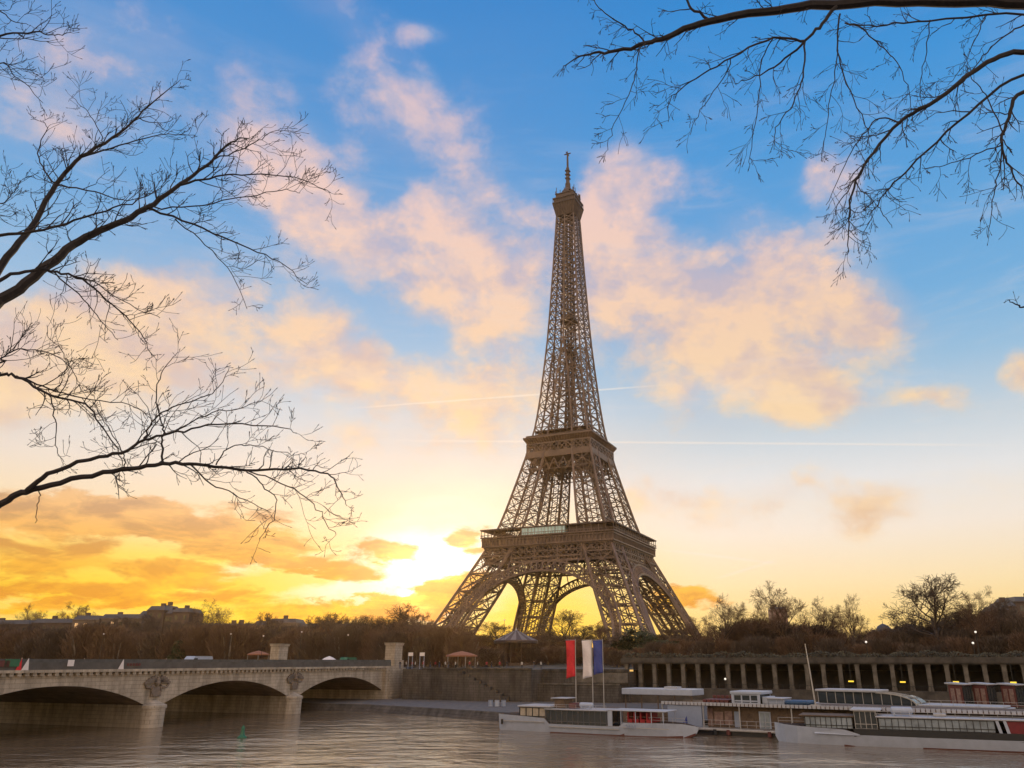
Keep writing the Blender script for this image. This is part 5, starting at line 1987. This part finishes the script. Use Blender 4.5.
def vehicle(name, label, p, rz, prof, L, w, glass_rng, m_, cat):
    o = empty(name, p, rz, label, cat)
    m = MB()
    for y in (-w / 2, w / 2):
        m.add([(x * L, y, z) for x, z in prof], [tuple(range(len(prof)))])
    for (xa, za), (xb, zb) in zip(prof, prof[1:] + prof[:1]):
        m.add([(xa * L, -w / 2, za), (xb * L, -w / 2, zb), (xb * L, w / 2, zb), (xa * L, w / 2, za)], [(0, 1, 2, 3)])
    m.build('body', m_, o)
    for pts in glass_rng:
        m = MB()
        for y in (-w / 2 - 0.012, w / 2 + 0.012):
            m.add([(x * L, y, z) for x, z in pts], [tuple(range(len(pts)))])
        m.build('side_window', M_GLASS, o)
    for x in (0.18 * L, 0.8 * L):
        for y in (-w / 2 + .05, w / 2 - .05):
            m = MB()
            m.tube([(x, y - 0.11, 0.33), (x, y + 0.11, 0.33)], 0.33, 14)
            wl = m.build('wheel', M_RUBBER, o)
            m = MB()
            m.tube([(x, y - 0.13, 0.33), (x, y + 0.13, 0.33)], 0.19, 10)
            m.build('rim', M_STEEL, wl)
    for x in (0.003 * L, 0.997 * L):
        for y in (-w * 0.36, w * 0.36):
            m = MB()
            m.cbox((x, y, 0.72), (0.08, 0.3, 0.16))
            m.build('headlight' if x < 1 else 'tail_light', M_GLOBE if x < 1 else M_REDDARK, o)
    return o


VAN = [(0, .3), (0, .95), (.09, 1.15), (.2, 1.95), (.26, 2.25), (.97, 2.25), (1, 2.0), (1, .3)]
VANG = [[(.13, 1.25), (.22, 1.9), (.36, 1.9), (.36, 1.25)]]
CAR = [(0, .28), (0, .7), (.05, .82), (.24, .95), (.36, 1.42), (.45, 1.5), (.72, 1.48), (.9, 1.0), (1, .92), (1, .28)]
CARG = [[(.28, .98), (.37, 1.38), (.52, 1.42), (.52, .98)], [(.54, .98), (.54, 1.42), (.71, 1.40), (.82, 1.0)]]
rb = math.pi / 2 - BANG
P_ = on_bridge(186, 8.5)
vehicle('delivery_van', 'white delivery van driving over the bridge', P_ + Vector((0, 0, 0)), rb, VAN, 5.6, 2.0, VANG, M_WHITE, 'van')
vehicle('parked_car', 'white car on the bridge just right of the white van', on_bridge(234, 8.5) + Vector((0, 0, .18)), rb, CAR, 4.3, 1.75, CARG, M_WHITE, 'car')
vehicle('parked_car', 'grey car on the bridge directly behind the white van', on_bridge(213, 8.5) + Vector((0, 0, .1)), rb, CAR, 4.2, 1.7, CARG, M_STEEL, 'car')
vehicle('delivery_van', 'green van on the bridge before its far end', on_bridge(342, 8.5), rb, VAN, 4.8, 1.95, VANG, M_GREENP, 'van')
vehicle('parked_car', 'white car at the left of the bridge, over the third arch', on_bridge(58, 10), rb, CAR, 4.3, 1.75, CARG, M_WHITE, 'car')
vehicle('parked_car', 'red car on the bridge between pedestal and green van', on_bridge(306, 8.5) + Vector((0, 0, .1)), rb, CAR, 4.0, 1.7, CARG, M_REDDARK, 'car')


def tent(px, yt, t_, rx, label, m_):
    p, s = spot(px, t_)
    zt_ = at(px, yt, p.y).z - p.z
    o = empty('market_tent', p, -QA, label, 'tent')
    m = MB()
    n = 10
    m.lathe([(rx, zt_ - 1.3), (rx, zt_ - 1.0), (rx * 0.55, zt_ - 0.45), (0.0, zt_)], n)
    m.build('canopy', m_, o)
    for k in range(4):
        an = math.pi / 4 + k * math.pi / 2
        m = MB()
        m.tube([(rx * .9 * math.cos(an), rx * .9 * math.sin(an), 0), (rx * .9 * math.cos(an), rx * .9 * math.sin(an), zt_ - 1.1)], 0.06, 6)
        m.build('pole', M_STEEL, o)


tent(259, 650.5, 26, 3.1, 'orange canvas tent beyond the bridge, left of its pedestal', M_ORANGE)
tent(330, 656, 22, 2.0, 'small pale tent beyond the bridge near the green van', M_WCLOTH)
tent(462, 651, 18, 3.8, 'low brown canvas tent on the quay left of the carousel', M_ORANGE)

# carousel
p, s = spot(516, 74)
cz = at(516, 629, p.y).z - p.z
cr = 22 * p.y / 823
o = empty('carousel', p, 0.3, 'old fashioned carousel with striped conical roof beside the tower', 'carousel')
M_STRIPE = mat('canvas_stripe', (0.20, 0.17, 0.15), 0.7, 0, 0.1, 1)
M_STRIPE2 = mat('canvas_stripe_dark', (0.09, 0.062, 0.052), 0.7, 0, 0.1, 1)
m = MB()
NS = 24
for k in range(NS):
    m.cur = k % 2
    m.lathe([(cr, cz - 3.4), (cr * .55, cz - 2.0), (cr * .2, cz - 0.8), (0.25, cz - 0.4)], 1, (0, 0, 0), 2 * math.pi * k / NS, 2 * math.pi * (k + 1) / NS)
m.build('striped_roof', [M_STRIPE, M_STRIPE2], o)
m = MB()
m.lathe([(cr, cz - 3.4), (cr * 1.02, cz - 3.6), (cr * 1.0, cz - 4.3), (cr * .95, cz - 4.3)], 32)
m.build('rounding_board', M_STRIPE2, o)
m = MB()
m.lathe([(0, cz - .5), (.35, cz - .4), (.2, cz), (.08, cz + .3), (0, cz + .8)], 10)
m.build('finial', M_STEEL, o)
m = MB()
m.lathe([(0, -1), (cr * .95, -1), (cr * .95, 0.5), (0, 0.5)], 32)
m.build('platform', M_BROWN, o)
m = MB()
m.lathe([(cr * .33, 0.5), (cr * .33, cz - 3.2)], 16)
m.build('centre_drum', M_STRIPE2, o)
for k in range(12):
    an = 2 * math.pi * k / 12
    m = MB()
    m.tube([(cr * .9 * math.cos(an), cr * .9 * math.sin(an), .5), (cr * .9 * math.cos(an), cr * .9 * math.sin(an), cz - 3.6)], 0.09, 6)
    m.build('pole', M_BROWN, o)

# people
def make_person(label, shirt, trousers, hair, pose):
    me = D.meshes.new('person')
    s = pose
    V = [(0, 0, .93), (0, 0, 1.12), (0, .01, 1.38), (0, .01, 1.50), (0, 0, 1.60), (0, -.01, 1.74),
         (-.10, 0, .90), (-.11, -.04 * s, .50), (-.11, .10 * s, .09), (-.12, -.05 + .10 * s, .04), (.10, 0, .90), (.11, .04 * s, .50), (.11, -.08 * s, .09), (.12, -.22 - .08 * s, .04),
         (-.19, .01, 1.42), (-.24, .05 * s, 1.14), (-.24, -.10 - .06 * s, .92), (.19, .01, 1.42), (.24, -.05 * s, 1.14), (.24, -.10 + .06 * s, .92)]
    E_ = [(0, 1), (1, 2), (2, 3), (3, 4), (4, 5), (0, 6), (6, 7), (7, 8), (8, 9), (0, 10), (10, 11), (11, 12), (12, 13), (2, 14), (14, 15), (15, 16), (2, 17), (17, 18), (18, 19)]
    rad = [.15, .145, .15, .06, .09, .085, .095, .065, .045, .04, .095, .065, .045, .04, .06, .045, .035, .06, .045, .035]
    me.from_pydata(V, E_, [])
    o = D.objects.new('person', me)
    COL.objects.link(o)
    sk = o.modifiers.new('skin', 'SKIN')
    for v, r in zip(me.skin_vertices[0].data, rad):
        v.radius = (r, r * 0.85)
    me.skin_vertices[0].data[0].use_root = True
    o.modifiers.new('sub', 'SUBSURF').levels = 1
    dg = bpy.context.evaluated_depsgraph_get()
    nm = D.meshes.new_from_object(o.evaluated_get(dg))
    o.modifiers.clear()
    o.data = nm
    nm.materials.clear()
    for k in (trousers, shirt, M_SKIN, hair):
        nm.materials.append(k)
    for f in nm.polygons:
        c = f.center
        f.material_index = 0 if c.z < .95 and abs(c.x) < .2 else 1 if c.z < 1.5 and c.z > .96 else 2 if c.z < 1.5 or (c.z < 1.72 and c.y < 0.0) else 3
        f.use_smooth = True
    tag(o, label, 'person')
    return o


M_C1 = mat('dark_coat', (0.03, 0.03, 0.04), 0.8)
M_C2 = mat('pale_coat', (0.52, 0.48, 0.43), 0.8)
M_C3 = mat('red_coat', (0.30, 0.04, 0.04), 0.8)
M_C4 = mat('denim', (0.05, 0.07, 0.13), 0.8)
M_HAIR = mat('hair', (0.03, 0.02, 0.015), 0.7)
ppl = [make_person('x', M_C1, M_C4, M_HAIR, 1.0), make_person('x', M_C2, M_C1, M_HAIR, -.8), make_person('x', M_C3, M_C1, M_HAIR, .2)]
desc = ['person in a dark coat', 'person in a pale coat', 'person in a red coat']
usedp = [False] * 3
GP = ['people in dark coats along the quay wall', 'people in pale coats along the quay wall', 'people in red coats along the quay wall']
for i, px in enumerate((401, 407, 413, 416, 424, 431, 436, 440, 446, 449, 456, 470, 478, 487, 492, 500, 507, 522, 534, 541)):
    k = (i * 7 + i // 3) % 3
    t_ = 3.4 + (i * 37 % 10) * 0.35
    s = on_quay(px, t_)
    if s < 0.5 or s > 35:
        t_ = 9.5
        s = on_quay(px, t_)
    p = quay(s, t_, 7.6 if s < 36 else 7.22)
    if usedp[k]:
        dup(ppl[k], p, i * 1.7, desc[k] + ' standing by the quay wall right of the bridge', GP[k])
    else:
        usedp[k] = True
        ppl[k].location, ppl[k].rotation_euler = p, (0, 0, i * 1.7)
        tag(ppl[k], desc[k] + ' standing by the quay wall right of the bridge', 'person', GP[k])
for i, px in enumerate((24, 86, 150, 168, 222, 290, 318, 362, 371, 378)):
    k = i % 3
    p = on_bridge(px, 1.6)
    dup(ppl[k], p + Vector((0, 0, .12)), i * 2.1, desc[k] + ' walking along the bridge parapet', GP[k].replace('quay wall', 'bridge parapet'))

# two info boards at the bridge end and notices on the bridge railing
for px, lab in ((411, 'left'), (422.5, 'right')):
    s = on_quay(px, 4.5)
    p = quay(s, 4.5, 7.58)
    o = empty('notice_board', p, -QA, 'white notice board on two legs beside the bridge end, %s of the pair' % lab, 'notice board')
    zt_ = at(px, 652.5, p.y).z - 7.58
    m = MB()
    m.box(-.62, .62, -.05, .05, zt_ - .75, zt_)
    m.build('board', M_WCLOTH, o)
    for x in (-.55, .55):
        m = MB()
        m.box(x - .06, x + .06, -.04, .04, 0, zt_ - .76)
        m.build('leg', M_GREYBLUE, o)
pb = M_STONE
for px, w_, h_, m1, lab, tri in ((5, 2.0, .9, M_REDDARK, 'dull red notice tied to the bridge railing at the left edge', 0), (15, 2.0, 1.1, M_GREENP, 'dark green banner tied to the bridge railing', 0), (73.5, .95, 1.0, M_WCLOTH, 'small white notice tied to the bridge railing over the third arch', 0), (137, 2.6, .35, M_REDDARK, 'row of small red letters on the bridge railing beside the white pennant', 0),
                                 (22.5, 0.8, 1.4, M_RED, 'red pennant hanging on the parapet at the left', 1), (29, 1.0, 1.5, M_WCLOTH, 'white pennant hanging on the parapet beside the red one', 1), (124, 1.0, 1.4, M_WCLOTH, 'white pennant hanging alone on the parapet left of the first crest', 1)):
    p = on_bridge(px, -0.36)
    p.z = ZC + (0.55 if tri else 1.05)
    o = empty('pennant' if tri else 'railing_notice', p, rb, lab, 'pennant' if tri else 'notice')
    m = MB()
    if tri:
        m.prism([(-w_ / 2, -.03), (w_ / 2, -.03), (w_ / 2, .0), (-w_ / 2, .0)], 0, 0.02)
        m.add([(-w_ / 2, -.05, 0), (w_ / 2, -.05, 0), (w_ * .25, -.05, h_), (-w_ / 2, 0, 0), (w_ / 2, 0, 0), (w_ * .25, 0, h_)], [(0, 1, 2), (5, 4, 3), (0, 3, 4, 1), (1, 4, 5, 2), (2, 5, 3, 0)])
    elif h_ < .5:
        for i in range(5):
            m.box(-w_ / 2 + i * .52, -w_ / 2 + i * .52 + .34, -.05, 0, .0, h_)
    else:
        m.box(-w_ / 2, w_ / 2, -.05, 0, 0, h_ * .8)
    m.build('cloth' if tri else 'panel', m1, o)

# ------------------------------------------------------------------ buildings in the distance
def building(name, label, blocks, Y, m_, rz=0.0, lit=0.06, seed=1, floors=3.2, dome=None):
    rngb = random.Random(seed)
    x0 = min(b[0] for b in blocks)
    p = at(x0, 650, Y)
    zg = 15.0 if Y > 300 else 9.0
    o = empty(name, (p.x, Y, zg - .3), rz, label, 'building')
    nwin = 0
    for pa, pb_, yt, dy in blocks:
        A, B = at(pa, yt, Y), at(pb_, yt, Y)
        xa, xb = A.x - p.x, B.x - p.x
        h = A.z - zg
        m = MB()
        m.box(xa, xb, dy, dy + 14, 0, h - 1.6)
        m.box(xa - .2, xb + .2, dy - .25, dy + 14.2, h - 1.9, h - 1.6)
        wl = m.build('wall', m_, o)
        m = MB()
        m.add([(xa, dy, h - 1.59), (xb, dy, h - 1.59), (xb, dy + 14, h - 1.59), (xa, dy + 14, h - 1.59), (xa + .8, dy + 1.2, h), (xb - .8, dy + 1.2, h), (xb - .8, dy + 12, h), (xa + .8, dy + 12, h)],
              [(4, 5, 6, 7), (0, 1, 5, 4), (1, 2, 6, 5), (2, 3, 7, 6), (3, 0, 4, 7)])
        rf = m.build('roof', M_ZINC, o)
        for k in range(max(1, int((xb - xa) / 9))):
            x = xa + (xb - xa) * rngb.uniform(.1, .9)
            m = MB()
            m.box(x - .8, x + .8, dy + 4, dy + 5.2, h, h + rngb.uniform(.8, 1.6))
            m.build('chimney', M_FACADE2, rf)
        nc = max(2, int((xb - xa) / 3.0))
        nf = int((h - 2.2) / floors)
        for f in range(max(0, nf - 4), nf):
            for c in range(nc):
                if nwin >= 96:
                    break
                x = xa + (xb - xa) * (c + .5) / nc
                z = (h - 2.2) - (nf - f) * floors + .7
                m = MB()
                m.box(x - .6, x + .6, dy - .06, dy + .05, z, z + 1.7)
                wn = m.build('window', M_LIT if rngb.random() < lit else M_WINDOW, wl)
                nwin += 1
    if dome:
        for px, py, r in dome:
            P0 = at(px, py, Y)
            m = MB()
            m.lathe([(r, P0.z - zg - r * 1.4), (r * .98, P0.z - zg - r * .8), (r * .75, P0.z - zg - r * .35), (r * .3, P0.z - zg - r * .08), (.12, P0.z - zg), (.05, P0.z - zg + 1.6), (0, P0.z - zg + 1.6)], 14, (P0.x - p.x, 4, 0))
            m.build('dome', M_ZINC, o, smooth=True)
    return o


building('apartment_block', 'stepped brown apartment block, the tallest on the left skyline', [(140, 147.5, 610, 0), (147.8, 165, 605, .4), (165.3, 173, 608.5, 1), (173.3, 190, 607, .2), (152, 160, 603, 6)], 330, M_FACADE2, seed=2, lit=.1)
building('apartment_block', 'long low pale building left of the stepped block', [(74, 100, 614.5, 0), (100.3, 142, 613, 1)], 322, M_FACADE, seed=3, lit=.12)
building('apartment_block', 'low roofs at the far left behind the trees', [(-30, 30, 619, 0), (30.3, 73, 617.5, 2)], 325, M_FACADE2, seed=4)
building('apartment_block', 'low brown roofs between the stepped block and the pale roof', [(196, 252, 622.5, 0)], 330, M_FACADE2, seed=5)
building('apartment_block', 'pale roofed house above the treeline over the orange tent', [(254, 268, 620, 0), (268.3, 296, 617.5, 1)], 330, M_FACADE, seed=6, lit=.1)
building('apartment_block', 'brown roofs in the treeline left of the bridge end', [(298, 372, 622.5, 0)], 335, M_FACADE2, seed=7)
building('apartment_block', 'brown roofs between the bridge end and the tower', [(372, 436, 624, 0)], 380, M_FACADE2, seed=17)
building('tower_block', 'slim pinkish tower block behind the tallest bare tree', [(773.5, 786.5, 606, 0)], 520, mat('pink_render', (0.32, 0.20, 0.17), .9, 0, .15, .3), seed=8, lit=.05)
building('mansion', 'grey roofed mansion with two domes above the thicket', [(881, 926, 628, 0)], 330, M_FACADE2, seed=9, dome=[(886.5, 622.5, 3.0), (913, 622.5, 4.0)])
building('apartment_block', 'terraced brown building at the right edge of the view', [(1001, 1009, 604, 0), (1009.2, 1017, 600, 1), (1017.2, 1050, 595, 2)], 270, M_FACADE2, seed=10, lit=.04)

# ------------------------------------------------------------------ morning haze
hz = MB()
hz.box(-1700, 1700, -420, 2000, -4, 345)
hm = D.materials.new('haze_air')
hm.use_nodes = True
hm.node_tree.nodes.clear()
pv = hm.node_tree.nodes.new('ShaderNodeVolumePrincipled')
pv.inputs['Color'].default_value = (1.0, 0.70, 0.36, 1)
pv.inputs['Density'].default_value = 0.00007
pv.inputs['Anisotropy'].default_value = 0.72
ho_ = hm.node_tree.nodes.new('ShaderNodeOutputMaterial')
hm.node_tree.links.new(pv.outputs[0], ho_.inputs['Volume'])
o = hz.build('haze', hm)
o['kind'] = 'stuff'
o['label'] = 'thin warm morning haze filling the air over the river'
S.cycles.volume_max_steps = 64
S.cycles.volume_bounces = 0
